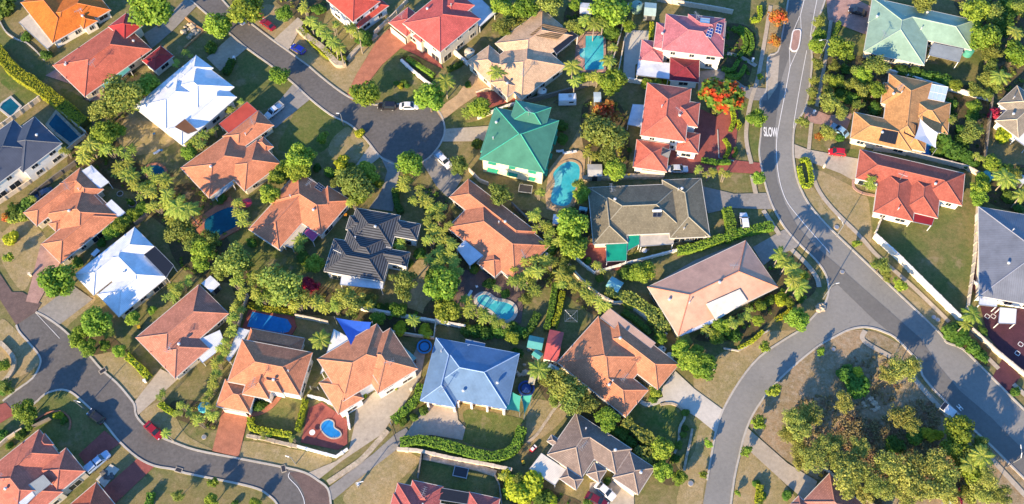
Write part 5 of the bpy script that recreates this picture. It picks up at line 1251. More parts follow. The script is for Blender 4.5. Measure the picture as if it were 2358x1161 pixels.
fence('pale wall below the patterned paving', (1100,275,1130,262,1180,243,1215,235), WCREAM, .8, .4, **FW)
fence('curved concrete garden edge at the left', (0,50,15,75,40,92,62,100,85,120,103,141), KERB, .4, .3, sm=True, rail=False, name='garden_edging', cat='edging')
fence('stone retaining edge left of the bend', (2,790,22,810,34,830,30,855,12,880), STONE, .7, .9, sm=True, rail=False, name='rock_wall', cat='rock wall')
fence('timber sleeper edging by the rubble heap', (428,42,450,60,470,72,450,90,425,112), plain('orange_timber', (.45,.24,.10), .9), .5, .4, rail=False, name='timber_edging', cat='edging')
fence('rock band beneath the cream wall of the blue house', (975,1052,1040,1065,1100,1078,1142,1092), STONE, .5, 1.3, rail=False, name='rock_wall', cat='rock wall')
fence('dry stone edging across the back lawn', (1292,928,1275,945,1255,975,1235,1003,1215,1020), STONE, .3, .6, sm=True, rail=False, name='stone_edging', cat='edging')
fence('stone edging right of the mown green lawn', (1520,933,1545,930,1567,940,1577,960,1565,985,1562,1020,1553,1045), STONE, .3, .5, sm=True, rail=False, name='stone_edging', cat='edging')
fence('second stone edging on the verge of the curved road', (1594,988,1588,1020,1580,1055,1575,1085), STONE, .3, .5, sm=True, rail=False, name='stone_edging', cat='edging')
fence('white path edge curving to the broad terracotta roof', (1475,925,1490,932,1510,928,1535,918,1560,928), CONC_W, .12, .9, sm=True, rail=False, name='garden_edging', cat='edging')
fence('terracotta curved path edging beside the square lawn', (572,955,600,950,625,935,645,912), BRICK, .2, 1.1, sm=True, rail=False, name='garden_edging', cat='edging')
fence('curved brick garden edge in the lower left lawn', (80,970,110,952,140,948,158,960,163,975,160,990), BRICK, .25, .35, sm=True, rail=False, name='garden_edging', cat='edging')
fence('grey paling fence along the path left of the slate roof', (0,470,60,430,120,385,180,330,200,315), PALEF, 1.3)
fence('grey paling fence right of the left path', (75,455,130,412,190,370), GREYW, 1.5)
fence('pale fence between the salmon roof garden and the verge', (1600,849,1625,865,1645,850), KERB, .5, .3, rail=False, name='garden_edging', cat='edging')
fence('low wall at the corner garden beneath the salmon roof', (1665,803,1700,809,1725,795,1755,770,1770,762), KERB, .4, .3, rail=False, name='garden_edging', cat='edging')
fence('light garden edge in the red paved garden', (1652,300,1655,365,1690,372), KERB, .3, .25, rail=False, name='garden_edging', cat='edging')
fence('pale post fence before the dark lawn at the top right corner', (2278,60,2282,200), GREYW, 1.7)
fence('pink brick ring edging in the front garden of the dark red roof', (1965,415,1966,432,1985,445,2020,452), BRICKP, .2, .6, sm=True, rail=False, name='garden_edging', cat='edging')

# drain covers and small yard items
def cover(label, x, y, r=.45, square=False):
    p = U(x, y, 0); root = empty('manhole_cover', (p.x, p.y, 0), random.uniform(0, 3), label, 'manhole cover')
    if square:
        MB().box(0, 0, .1, 1.5, 1.0, .22).build('frame', CONC, root); MB().box(0, 0, .2, 1.2, .7, .06).build('grate', DARK, root)
    else:
        MB().lathe([(r*1.3,.0),(r*1.3,.2),(r,.2)], n=18).build('frame', CONC, root); MB().lathe([(r,.0),(r,.215),(.02,.22)], n=18).build('cover', METAL, root)
cover('square drain grate in the kerb below the round verge tree', 237, 855, square=True); cover('square drain grate in the kerb above the turning area', 653, 1080, square=True); cover('square drain grate at the kerb in the lower left street', 412, 1083, square=True)
cover('round manhole cover on the verge of the outer bend', 1926, 524); cover('round manhole cover near the junction centre line', 1939, 627, .4); cover('round manhole on the front lawn of the broad driveway', 470, 1007, .4); cover('round manhole on the mown verge at the bottom', 1590, 1114, .45)
cover('round manhole beside the long footpath, left of two', 2150, 731, .4); cover('round manhole beside the long footpath, right of two', 2159, 737, .4); cover('round manhole at the bushland corner', 1919, 805, .35)
def frame_bed(label, x, y, w_, d_, rz):
    p = U(x, y, .4); root = empty('square_trampoline', (p.x, p.y, 0), rz, label, 'trampoline')
    mb = MB()
    for s in (-1, 1): mb.box(s*w_/2, 0, .7, .16, d_+.16, .1); mb.box(0, s*d_/2, .705, w_-.16, .16, .1)
    mb.build('frame', METAL, root); MB().box(0, 0, .68, w_-.2, d_-.2, .03).build('mat', DARK, root)
    for q in ((-1,-1),(1,-1),(1,1),(-1,1)): MB().tube((q[0]*w_/2, q[1]*d_/2, 0), (q[0]*w_/2, q[1]*d_/2, .68), .05, n=6).build('leg', METAL, root)
frame_bed('dark rectangular trampoline below the emerald green roofed house', 1210, 436, 3.0, 2.0, R(-8)); frame_bed('dark rectangular trampoline on the lawn above the bottom red roof', 1061, 1088, 2.8, 2.0, R(-12))
def ring(label, x, y, r):
    p = U(x, y, 0); root = empty('garden_ring', (p.x, p.y, 0), 0, label, 'garden ring')
    MB().lathe([(r,0),(r,.25),(r*.82,.25),(r*.82,.05)], n=24).build('edging', KERB, root); MB().lathe([(r*.82,.0),(r*.82,.18),(.02,.2)], n=20).build('soil', G_BED, root)
ring('round stone garden ring, the upper one right of the white-patio house', 277, 447, .75); ring('round stone garden ring around a small palm right of the white-patio house', 306, 470, .95)
def chair(label, x, y, rz, m=METAL):
    p = U(x, y, .4); root = empty('garden_chair', (p.x, p.y, 0), rz, label, 'chair')
    MB().box(0, 0, .42, .5, .5, .06).build('seat', m, root); MB().box(-.24, 0, .7, .05, .5, .55).build('backrest', m, root)
    for q in ((.2,.2),(-.2,.2),(.2,-.2),(-.2,-.2)): MB().tube((q[0], q[1], 0), (q[0], q[1], .4), .03, n=6).build('leg', m, root)
chair('grey chair left of the veranda table', 1476, 578, 0); chair('grey chair right of the veranda table', 1492, 575, 3.1); chair('blue chair right of the dark round pool lounger', 372, 346, 1.0, plain('blue_plastic', (.05,.25,.5), .5))
chair('blue chair below the large white roof', 355, 308, 2.0, plain('blue_plastic', (.05,.25,.5), .5)); chair('white chair on the bean-shaped pool terrace', 1098, 660, .4, WHITE)

fence('low rubble strip between the two shared driveways', (755,1112,800,1082,834,1057,869,1019,893,992), STONE, .25, 1.1, sm=True, rail=False, name='rock_edging', cat='rock edging')
def rocks(label, x, y, n, rad, m):
    p = U(x, y, 0); root = empty('rock_pile', (p.x, p.y, 0), 0, label, 'rock pile'); rnd = random.Random(int(x))
    for i in range(n):
        bm = bmesh.new(); bmesh.ops.create_icosphere(bm, subdivisions=2, radius=1)
        s = rnd.uniform(.25, .7); a = rnd.uniform(0, 6.3); r = rad*math.sqrt(rnd.random())
        for v in bm.verts: v.co = Vector((v.co.x*s*1.2, v.co.y*s, v.co.z*s*.7))*(1+.25*math.sin(v.co.x*5+i)*math.cos(v.co.y*4+i))+Vector((r*math.cos(a), r*math.sin(a), s*.35))
        me = bpy.data.meshes.new('rock'); bm.to_mesh(me); bm.free(); me.materials.append(m); o = bpy.data.objects.new('rock', me); C.objects.link(o); o.parent = root
rocks('pale rubble heap inside the orange timber edging', 440, 72, 22, 2.2, STONE)
rocks('small rocks in the island bed at the junction', 1888, 708, 8, 1.0, STONE)
rocks('scattered pale rocks in the bushland clearing', 2010, 935, 10, 2.0, STONE)
rocks('pale boulders behind the blue-roofed house corner', 1192, 845, 14, 2.4, STONE)
rocks('rocks in the white pebble bed', 250, 1093, 9, 1.2, plain('dark_rock', (.10,.10,.10), .9))
# ------------------------------------------------------------------ plants
def rdir(rnd): 
    z = rnd.uniform(-1, 1); a = rnd.uniform(0, 2*math.pi); r = math.sqrt(1-z*z); return Vector((r*math.cos(a), r*math.sin(a), z))
def leaf(vs, fs, c, n, s, rnd, asp=1.0):
    n = n.normalized(); a = n.orthogonal().normalized(); b = n.cross(a); t = rnd.uniform(0, 6.3)
    a, b = a*math.cos(t)+b*math.sin(t), b*math.cos(t)-a*math.sin(t)
    k = len(vs); a = a*s; b = b*s*asp
    vs += [c-a*.9-b*.5, c+a*.2-b, c+a, c+b*.9-a*.1]; fs.append((k, k+1, k+2, k+3))
def crown(seed, n, blobs, spread, leafs, flat=.75, gap=.25, up=.5):
    """unit crown: radius ~1, centred at origin"""
    rnd = random.Random(seed); B = []
    for i in range(blobs):
        d = rdir(rnd); r = rnd.uniform(.35, spread); s = rnd.uniform(.26, .5)*(1.15-r*.4)
        B.append((Vector((d.x*r, d.y*r, d.z*r*flat)), s))
    B.append((Vector((0,0,0)), .55))
    vs, fs = [], []
    tot = sum(b[1]**2 for b in B)
    for c, s in B:
        k = int(n*s*s/tot)
        for _ in range(k):
            d = rdir(rnd); q = c+d*s*(rnd.uniform(.72, 1.08) if rnd.random() < .8 else rnd.uniform(.2, .8))
            q = Vector((q.x, q.y, q.z*.95))
            nn = d+rdir(rnd)*.75+Vector((0,0,up))
            leaf(vs, fs, q, nn, leafs*rnd.uniform(.6, 1.35), rnd)
    return vs, fs
def trunk_mesh(seed, h, r, limbs=4, bare=0.5):
    rnd = random.Random(seed); mb = MB(); p = Vector((0,0,0)); pts = [p]
    for k in range(3): pts.append(Vector((rnd.uniform(-.12,.12)*h*.3, rnd.uniform(-.12,.12)*h*.3, h*(k+1)/3*.75)))
    for k in range(3): mb.tube(pts[k], pts[k+1], r*(1-.2*k), r*(1-.2*(k+1)), 7)
    for k in range(limbs):
        a = k*2*math.pi/limbs+rnd.uniform(-.4,.4); b = pts[2].lerp(pts[3], rnd.random())
        e = b+Vector((math.cos(a)*h*.3, math.sin(a)*h*.3, h*rnd.uniform(.2,.35))); mb.tube(b, e, r*.5, r*.15, 5)
    return mb
def meshes(key, m, gens):
    out = []
    for i, (vs, fs) in enumerate(gens):
        rr_ = sorted(math.hypot(v[0], v[1]) for v in vs); q_ = 1.0/rr_[int(len(rr_)*.90)]; vs = [Vector(v)*q_ for v in vs]
        me = bpy.data.meshes.new('%s_foliage' % key); me.from_pydata([tuple(v) for v in vs], [], fs); me.materials.append(m); me.update(); out.append(me)
    return out
def frond_head(seed, n=11, L=1.0, droop=.55, wdt=.16, rnd=None, c=Vector((0,0,0)), vs=None, fs=None, segs=5):
    rnd = rnd or random.Random(seed); vs = [] if vs is None else vs; fs = [] if fs is None else fs
    off = rnd.uniform(0, 6.3)
    for i in range(n):
        a = off+i*2*math.pi/n*1.0+rnd.uniform(-.2,.2); l = L*rnd.uniform(.75, 1.1); up = rnd.uniform(.25, .9)
        d = Vector((math.cos(a), math.sin(a), 0)); sd = Vector((-d.y, d.x, 0)); prev = c
        P_ = []
        for k in range(segs+1):
            t = k/segs; P_.append(c+d*l*t*(1-.12*t)+Vector((0,0,up*l*.45*t-droop*l*t*t)))
        for k in range(1, segs*3):
            t = k/(segs*3); j = min(segs-1, int(t*segs)); f = t*segs-j; q = P_[j].lerp(P_[j+1], f); dr = (P_[j+1]-P_[j]).normalized()
            ww = wdt*l*(1.9*math.sin(math.pi*min(1, t*.9+.1))+.25)
            for sg in (-1, 1):
                tip = q+sd*sg*ww+dr*ww*.55-Vector((0,0,ww*.35)); b0 = len(vs)
                vs += [q-dr*l*.045, q+dr*l*.05, tip]; fs.append((b0, b0+1, b0+2))
    return vs, fs
KM = {
 'R': meshes('broadleaf', L_R, [crown(s, 3400, 22, .84, .07, .8) for s in (1,2,3,4)]),
 'E': meshes('gum', L_E, [crown(s, 3000, 26, .98, .06, .7, up=.3) for s in (11,12,13,14)]),
 'B': meshes('bush_gum', L_B, [crown(s, 3000, 30, 1.02, .055, .6, up=.3) for s in (21,22,23,24)]),
 'S': meshes('shrub', L_S, [crown(s, 1500, 9, .6, .10, .85) for s in (31,32,33)]),
 'Y': meshes('yellow_shrub', L_Y, [crown(s, 1500, 9, .6, .10, .85) for s in (41,42)]),
 'K': meshes('sapling', L_R, [crown(s, 500, 8, .8, .12, .9) for s in (51,52,53)]),
 'O': meshes('flame_tree', L_O, [crown(s, 2600, 20, .9, .08, .55) for s in (61,)]),
 'A': meshes('autumn_tree', L_A, [crown(s, 1100, 14, .85, .09, .9) for s in (71,72)]),
 'M': meshes('magenta_shrub', L_M, [crown(s, 1200, 12, .8, .10, .8) for s in (81,82)]),
}
def cluster(seed, heads):
    rnd = random.Random(seed); vs, fs = [], []
    for i in range(heads):
        a = rnd.uniform(0, 6.28); r = math.sqrt(rnd.random())*.62
        frond_head(0, rnd.randint(8, 11), rnd.uniform(.5, .75), .35, .095, rnd, Vector((r*math.cos(a), r*math.sin(a), rnd.uniform(-.35, .45)*(1.1-r))), vs, fs, 4)
    return vs, fs
KM['P'] = meshes('cane_palm', L_P, [cluster(s, 6) for s in (91,92,93,94)])
KM['L'] = meshes('palm', L_P, [frond_head(s, 13, 1.05, .45, .10) for s in (101,102,103)])
TR = {}
for k, (h, r, l) in {'R': (1.6,.10,4), 'E': (2.0,.08,5), 'B': (2.2,.07,5), 'S': (.9,.06,3), 'Y': (.9,.06,3), 'K': (1.6,.05,3), 'O': (1.5,.10,5), 'A': (1.6,.08,5), 'M': (1.0,.06,3)}.items():
    mb = trunk_mesh(ord(k), h, r, l); me = bpy.data.meshes.new('trunk'); me.from_pydata(mb.v, [], mb.f); me.materials.append(BARK); TR[k] = me
mb = MB(); 
for k in range(6): mb.tube((.03*math.sin(k), .02*k, k*.5), (.03*math.sin(k+1), .02*(k+1), (k+1)*.5), .11-.008*k, .105-.008*k, 8)
TR['L'] = bpy.data.meshes.new('trunk'); TR['L'].from_pydata(mb.v, [], mb.f); TR['L'].materials.append(PBARK)
mb = MB(); rnd = random.Random(5)
for k in range(8):
    a = rnd.uniform(0, 6.28); r = .5*math.sqrt(rnd.random()); mb.tube((r*.5*math.cos(a), r*.5*math.sin(a), 0), (r*math.cos(a), r*math.sin(a), 1.2), .035, .025, 6)
TR['P'] = bpy.data.meshes.new('stems'); TR['P'].from_pydata(mb.v, [], mb.f); TR['P'].materials.append(PBARK)
INFO = {  # name, label words, category, height of crown centre / radius, trunk name
 'R': ('broadleaf_tree', 'bushy green tree', 'tree', 1.35, 'trunk', 'bushy green garden trees'), 'E': ('gum_tree', 'loose olive-green tree', 'tree', 1.5, 'trunk', 'olive-green garden trees'),
 'B': ('bushland_gum_tree', 'golden-olive gum tree', 'tree', 1.6, 'trunk', 'gum trees in the bushland reserve'), 'S': ('shrub', 'dark green shrub', 'shrub', .8, 'stem', 'dark garden shrubs'),
 'Y': ('yellow_shrub', 'yellow-green shrub', 'shrub', .8, 'stem', 'yellow-green shrubs'), 'K': ('sapling', 'thin young tree', 'tree', 1.7, 'trunk', 'young street trees'),
 'O': ('flame_tree', 'spreading tree with scarlet flowers', 'tree', 1.1, 'trunk', None), 'A': ('autumn_tree', 'orange-leaved tree', 'tree', 1.4, 'trunk', 'orange-leaved trees'),
 'M': ('magenta_shrub', 'magenta-leaved shrub', 'shrub', .9, 'stem', 'magenta-leaved shrubs'), 'P': ('cane_palm', 'golden cane palm clump', 'palm', 1.2, 'stems', 'golden cane palm clumps'),
 'L': ('palm_tree', 'single palm tree', 'palm tree', 2.2, 'trunk', 'single palm trees')}
PL = '''
R 345 15 42;S 5 15 25;E 276 214 45;E 235 255 33;R 335 195 26;R 241 307 26;P 207 348 38;P 255 345 30;P 280 378 28;R 272 300 15;S 60 85 10;S 110 125 13;P 150 345 15;S 218 55 7
R 560 15 38;R 502 58 28;R 643 172 20;R 655 30 18;S 483 110 14;P 431 124 14;P 407 145 12;P 527 255 13;P 553 235 9;P 491 300 13;P 452 324 24;P 470 318 18;R 431 350 18;P 700 15 20;L 715 48 17;L 735 62 18;L 752 78 17;L 768 96 18;L 782 110 16;P 770 60 14;S 734 20 13;R 690 362 28;R 672 388 20;K 741 320 12;Y 786 375 16;S 731 385 9
R 841 213 30;S 914 190 7;Y 922 198 7;S 932 190 7;S 938 199 6;R 991 226 32;L 1026 186 24;L 1144 165 20;P 1076 251 20;R 1105 248 22;Y 829 307 10;R 945 376 26;E 1058 383 22;S 1100 334 13;P 806 66 17;S 838 86 18;L 826 80 12;E 1160 55 24;R 1180 22 24;R 1150 8 20;E 1172 80 14;E 1195 40 18;S 1161 250 7;S 1148 258 5;S 1078 195 7
R 1210 17 25;E 1265 5 28;R 1324 10 12;R 1403 17 38;R 1425 35 20;L 1348 45 17;L 1369 55 18;L 1389 48 16;E 1318 58 18;P 1331 68 18;S 1407 70 18;R 1448 60 14;P 1407 110 15;L 1403 138 18;L 1319 152 22;L 1324 186 16;R 1342 178 11;P 1372 180 22;R 1410 186 26;A 1393 255 28;E 1393 303 42;E 1372 293 30;E 1424 310 22;P 1362 357 20;E 1400 350 24;R 1413 390 24;S 1293 290 12;S 1293 320 13;R 1490 193 13;R 1512 188 10;S 1451 346 6;Y 1536 188 8
A 1791 36 19;A 1786 93 13;E 1889 48 17;R 1886 80 14;R 1881 105 17;E 1882 148 14;E 1876 186 12;E 1872 214 12;E 1869 234 9;R 1941 107 28;R 1925 186 15;E 1912 238 22;E 1939 258 18;E 1920 152 13;E 1948 193 14;E 1903 207 12;E 1982 162 18;E 1986 207 18;E 1976 241 14;R 1750 176 7;O 1662 218 43;R 1742 268 22;E 1850 279 15;E 1903 303 18;A 1886 312 10;S 1934 320 10;P 1635 397 17;P 1669 399 15;P 1612 393 13;R 1745 408 16;S 1960 130 9
E 2130 5 26;P 2222 14 24;R 2250 30 28;R 2268 85 30;E 2285 122 24;E 2283 150 20;E 2276 180 20;L 2340 72 20;R 2345 120 26;L 2303 175 22;E 2020 150 26;R 1989 172 18;S 2080 160 16;S 2105 168 15;S 2130 175 16;S 2155 182 15;S 2180 190 16;R 2200 196 14;E 2244 207 17;E 2270 216 16;E 2293 203 14;R 2016 207 18;R 1985 198 14;S 2016 252 14;P 2195 275 13;E 2239 303 26;R 2244 241 16;M 2289 262 13;Y 2311 310 18;S 2180 335 20;S 2200 355 22;S 2230 365 20;S 2168 312 13;S 2218 328 18;S 2192 240 13;S 2240 265 13;P 2254 362 14;R 2285 375 18;S 2312 392 15;E 2290 30 26;S 2320 12 25;S 2312 55 22;E 2350 15 20;S 2040 115 0
S 62 473 19;S 35 490 17;A 12 500 10;Y 26 549 15;P 74 456 11;R 255 535 15;R 272 519 16;R 288 507 15;R 307 494 14;R 327 480 14;S 234 559 9;K 20 594 11;R 131 646 33;S 179 604 11;R 220 742 30;R 307 735 16;P 393 682 20;P 402 660 15;R 182 768 17;E 248 765 13;R 350 714 9;K 300 463 8;P 293 400 28;P 312 420 22;P 325 440 22;P 362 408 24;P 375 428 26;P 389 459 28;P 362 475 24;P 396 492 26;P 340 400 18;P 345 445 20
L 410 478 30;L 434 482 24;E 414 532 28;E 445 556 22;R 465 577 24;E 486 552 24;R 465 606 18;E 534 600 36;P 545 475 20;P 560 500 24;S 510 456 12;R 625 445 22;R 641 403 20;R 686 396 22;R 662 385 18;P 693 559 24;R 724 607 20;S 700 593 13;E 645 652 44;E 615 640 28;E 675 670 28;M 713 655 18;P 548 655 20;P 560 675 18;P 586 672 20;P 607 685 22;P 634 690 22;P 658 693 20;P 686 701 22;P 717 695 24;P 744 699 24;P 772 709 20;E 808 690 32;P 545 713 18;P 540 737 17;P 537 757 15;P 524 775 16;P 515 803 17;P 504 837 18;P 494 875 18;P 484 900 16;P 431 645 14;P 419 656 14;P 405 672 14;L 738 782 24;S 577 560 11
E 820 418 38;R 848 400 26;P 812 463 17;R 826 450 20;E 798 428 20;P 931 423 22;P 940 410 16;P 965 440 18;P 983 460 23;P 998 482 22;P 986 503 19;P 1014 473 17;P 1002 525 24;P 1034 520 13;P 993 553 22;P 1020 546 23;P 1034 568 22;P 1010 582 23;P 1041 592 22;P 996 603 22;P 1024 606 22;P 1048 616 22;P 921 556 24;R 1020 655 36;R 1000 640 22;R 1027 718 27;E 927 652 34;S 969 583 12;P 1072 700 20;P 1082 713 22;P 1103 720 22;P 1124 730 22;P 1144 740 15;E 1150 448 26;P 1190 652 22;S 1127 650 13;P 1145 662 12;S 1163 676 10;S 876 706 12;R 917 713 18;S 890 712 10;R 872 731 17;Y 920 757 16;L 951 737 16;Y 979 764 16;S 1093 761 15;S 1120 765 16;S 1145 764 17;S 1172 761 17;S 1192 768 14;S 1094 621 11;S 939 605 9;S 1075 762 12
P 1228 497 20;P 1248 521 22;P 1269 537 20;P 1283 554 20;R 1324 511 36;R 1303 530 20;R 1320 566 28;P 1241 442 15;E 1334 425 14;R 1340 447 17;P 1221 602 24;P 1252 596 22;P 1234 630 26;P 1210 644 24;P 1269 606 19;P 1228 664 20;P 1293 635 24;E 1320 654 18;P 1345 666 23;P 1365 680 23;P 1383 699 23;P 1379 616 18;S 1355 600 8;S 1380 641 9;R 1486 621 24;R 1468 628 18;S 1441 628 16;E 1300 600 15;S 1262 572 20;P 1254 560 14;S 1190 700 0
L 1796 587 20;L 1812 604 22;L 1827 621 20;L 1838 658 26;L 1826 645 18;R 1848 637 14;S 1845 692 8;R 1838 735 23;R 1752 704 12;Y 1796 689 15;R 1820 697 11;S 1807 677 10;P 1720 721 17;R 1745 738 12;P 1686 747 18;R 1662 752 18;P 1634 764 20;K 1970 561 8;S 1770 690 12;P 1705 735 14;S 1690 770 16;R 1648 778 16
P 2006 420 19;R 2258 434 18;R 2254 454 18;R 2262 412 14;L 2316 411 28;E 2285 387 14;S 2323 452 14;L 2354 449 18;E 2030 611 21;E 2041 635 14;K 2072 659 13;L 2240 724 24;S 2192 762 22;S 2215 776 18;S 2265 762 12;S 2240 800 16;S 2262 820 12;L 2225 745 16;E 2335 400 16;S 2345 480 10;S 2337 900 11
E 10 892 20;R 7 840 14;R 59 945 24;S 71 976 12;Y 136 956 10;R 176 782 17;R 203 799 20;R 240 794 12;R 274 808 14;P 372 909 14;L 381 997 12;S 3 999 14;S 45 1001 11;S 21 1026 8;S 5 900 10;S 148 968 8
P 421 935 16;P 441 956 16;P 462 972 17;P 486 956 17;P 486 938 13;P 410 950 12;S 600 932 12;S 588 938 10;S 612 926 8;P 607 1003 10;K 491 1112 11;R 488 1154 16;R 586 1159 12;E 407 1143 14;P 675 1010 10;S 620 1000 8;S 540 1158 8
Y 838 913 7;Y 907 892 7;Y 1165 1094 13;Y 1186 1130 27;R 1180 778 14;E 1190 1105 16;P 1155 1097 12;S 975 945 10;S 955 960 9;S 930 970 9
L 1241 851 24;E 1265 871 22;E 1300 888 33;E 1320 912 33;E 1348 930 28;E 1279 911 22;R 1398 964 24;R 1527 1033 24;R 1525 1088 22;R 1565 1099 16;R 1510 900 14;S 1503 917 11;R 1520 778 14;R 1569 804 19;R 1589 832 25;R 1603 812 17;E 1577 782 15;S 1577 949 8;S 1563 1026 8;S 1555 1054 10;S 1400 1107 9;Y 1224 1123 28;Y 1207 1142 20;S 1247 1149 20;S 1355 1156 10;S 1420 990 13;S 1434 1004 13;S 1450 1018 13;S 1448 985 12;Y 1270 1150 14;S 1190 815 12;S 1580 985 7;S 1572 1000 7
R 1621 842 26;K 1760 799 12;K 1889 809 10;K 1783 900 14;K 1746 973 15;K 1717 1037 13;K 1631 1023 9;K 1619 1093 8;S 1814 1140 10;K 1698 1135 6;R 1612 860 14;S 1740 1113 8;S 1755 1140 9
B 1827 964 28;B 1862 954 32;B 1841 987 30;B 1838 1026 26;B 1900 1030 30;B 1876 1056 30;B 1846 1063 24;B 1944 926 26;S 1950 862 20;Y 1975 868 17;S 1972 890 24;B 1944 1092 36;B 1975 1078 36;B 1928 1061 28;B 1979 1030 26;B 1955 1120 28
B 2075 850 34;B 2100 838 22;B 2044 863 22;B 2075 957 30;B 2096 977 23;B 2044 1071 32;B 2075 1090 36;B 2113 1071 32;B 2151 1064 34;B 2172 1094 36;B 2112 1118 36;B 2151 1128 34;B 2046 1126 28;B 2015 1115 26;B 1990 1140 22;Y 2137 999 15;Y 2158 1002 12;R 2210 990 30;R 2199 1025 28;E 2223 1049 28;E 2258 1017 18;E 2262 1050 22;L 2262 1050 26;R 2240 1083 28;B 2278 1101 25;B 2261 1135 30;B 2303 1139 28;E 2227 1139 22;M 2216 1137 13;M 2206 1152 14;S 2105 1005 18;S 2060 1025 18;L 2235 1070 22;B 1812 1000 20;B 2185 1140 26;B 2085 1150 24;B 1925 1015 22;
S 2160 345 14;S 2210 300 12;S 2150 300 0;E 1965 190 14;E 1905 180 12;S 1950 160 12;S 1935 215 14;S 1960 225 14
P 300 350 22;P 230 330 20;E 420 520 20;P 455 590 16;E 505 620 20;E 560 610 22;E 590 640 20;P 600 660 18;P 780 690 18;P 845 700 18;E 855 690 16;P 1160 745 14;E 1210 690 14;P 1290 655 16;E 1310 620 14;P 1190 620 16
P 550 700 14;P 542 726 14;P 533 768 14;P 521 790 14;P 509 820 15;P 499 856 15;P 489 888 14;P 470 925 13;P 790 400 18;S 760 395 12;E 778 420 16;S 805 390 14;R 870 420 12;P 955 460 14;P 1010 500 18
'''
LAND = [('the large white roof', 430,215), ('the red-tiled upper-left house', 235,120), ('the orange top-left roof', 150,50), ('the left slate roof', 50,340), ('the left pool', 145,290),
 ('the white-patio terracotta house', 170,500), ('the lower white roof', 285,620), ('the red-awning terracotta house', 540,350), ('the magenta patio house', 690,490), ('the kidney pool', 505,515),
 ('the charcoal roof', 855,570), ('the central terracotta roof', 1140,530), ('the bean-shaped pool', 1140,705), ('the turning head', 940,305), ('the red two-storey roof', 1020,60),
 ('the cream tiled roof', 1200,120), ('the emerald green roof', 1195,330), ('the L-shaped pool', 1365,120), ('the long curved pool', 1300,420), ('the caravan', 1306,232), ('the pink solar-panelled roof', 1590,100),
 ('the red roof by the scarlet tree', 1535,290), ('the olive-grey roof', 1490,490), ('the salmon roof', 1640,670), ('the broad terracotta roof', 1420,830), ('the brown roof', 1370,1050), ('the blue roof', 1080,870),
 ('the two-storey terracotta house', 840,850), ('the round-ended pool', 625,745), ('the broad driveway house', 610,840), ('the corner-awning roof', 415,765), ('the lower-left red roof', 90,1070),
 ('the street fork', 150,850), ('the heart-shaped pool', 760,990), ('the bottom red roof', 1020,1140), ('the curved side street', 1720,930), ('the junction', 1950,700), ('the painted SLOW', 1772,305), ('the traffic island', 1830,95),
 ('the sage green roof', 2110,75), ('the orange roof with sail', 2070,270), ('the right dark red roof', 2100,440), ('the green back lawn', 2140,600), ('the right slate roof', 2310,600), ('the maroon forecourt', 2320,780),
 ('the bus shelter', 2184,943), ('the ribbed pink roof', 1900,1140), ('the bushland clearing', 1900,860), ('the lower main road', 2230,900), ('the grey-brown right roof', 2330,260), ('the concrete bushland driveway', 1780,1050),
 ('the mown green lawn', 1520,970), ('the red driveway', 300,1110), ('the shared driveway', 880,970), ('the blue verge car', 690,110), ('the top palm bank', 760,80), ('the right-hand footpath', 2000,590)]
def where(x, y):
    nm, lx, ly = min(LAND, key=lambda q: (q[1]-x)**2+(q[2]-y)**2)
    dx, dy = x-lx, y-ly
    if abs(dx) < 14 and abs(dy) < 14: return 'at '+nm
    v = 'above' if dy < 0 else 'below'; hz = 'left of' if dx < 0 else 'right of'
    if abs(dx) > 2.2*abs(dy): return 'directly '+hz+' '+nm
    if abs(dy) > 2.2*abs(dx): return 'directly '+v+' '+nm
    return v.replace('above','above').strip()+' and '+hz+' '+nm
PLANTS = []
for tok in PL.replace('\n', ';').split(';'):
    tok = tok.split()
    if len(tok) == 4 and float(tok[3]) > 0: PLANTS.append((tok[0], float(tok[1]), float(tok[2]), float(tok[3])))
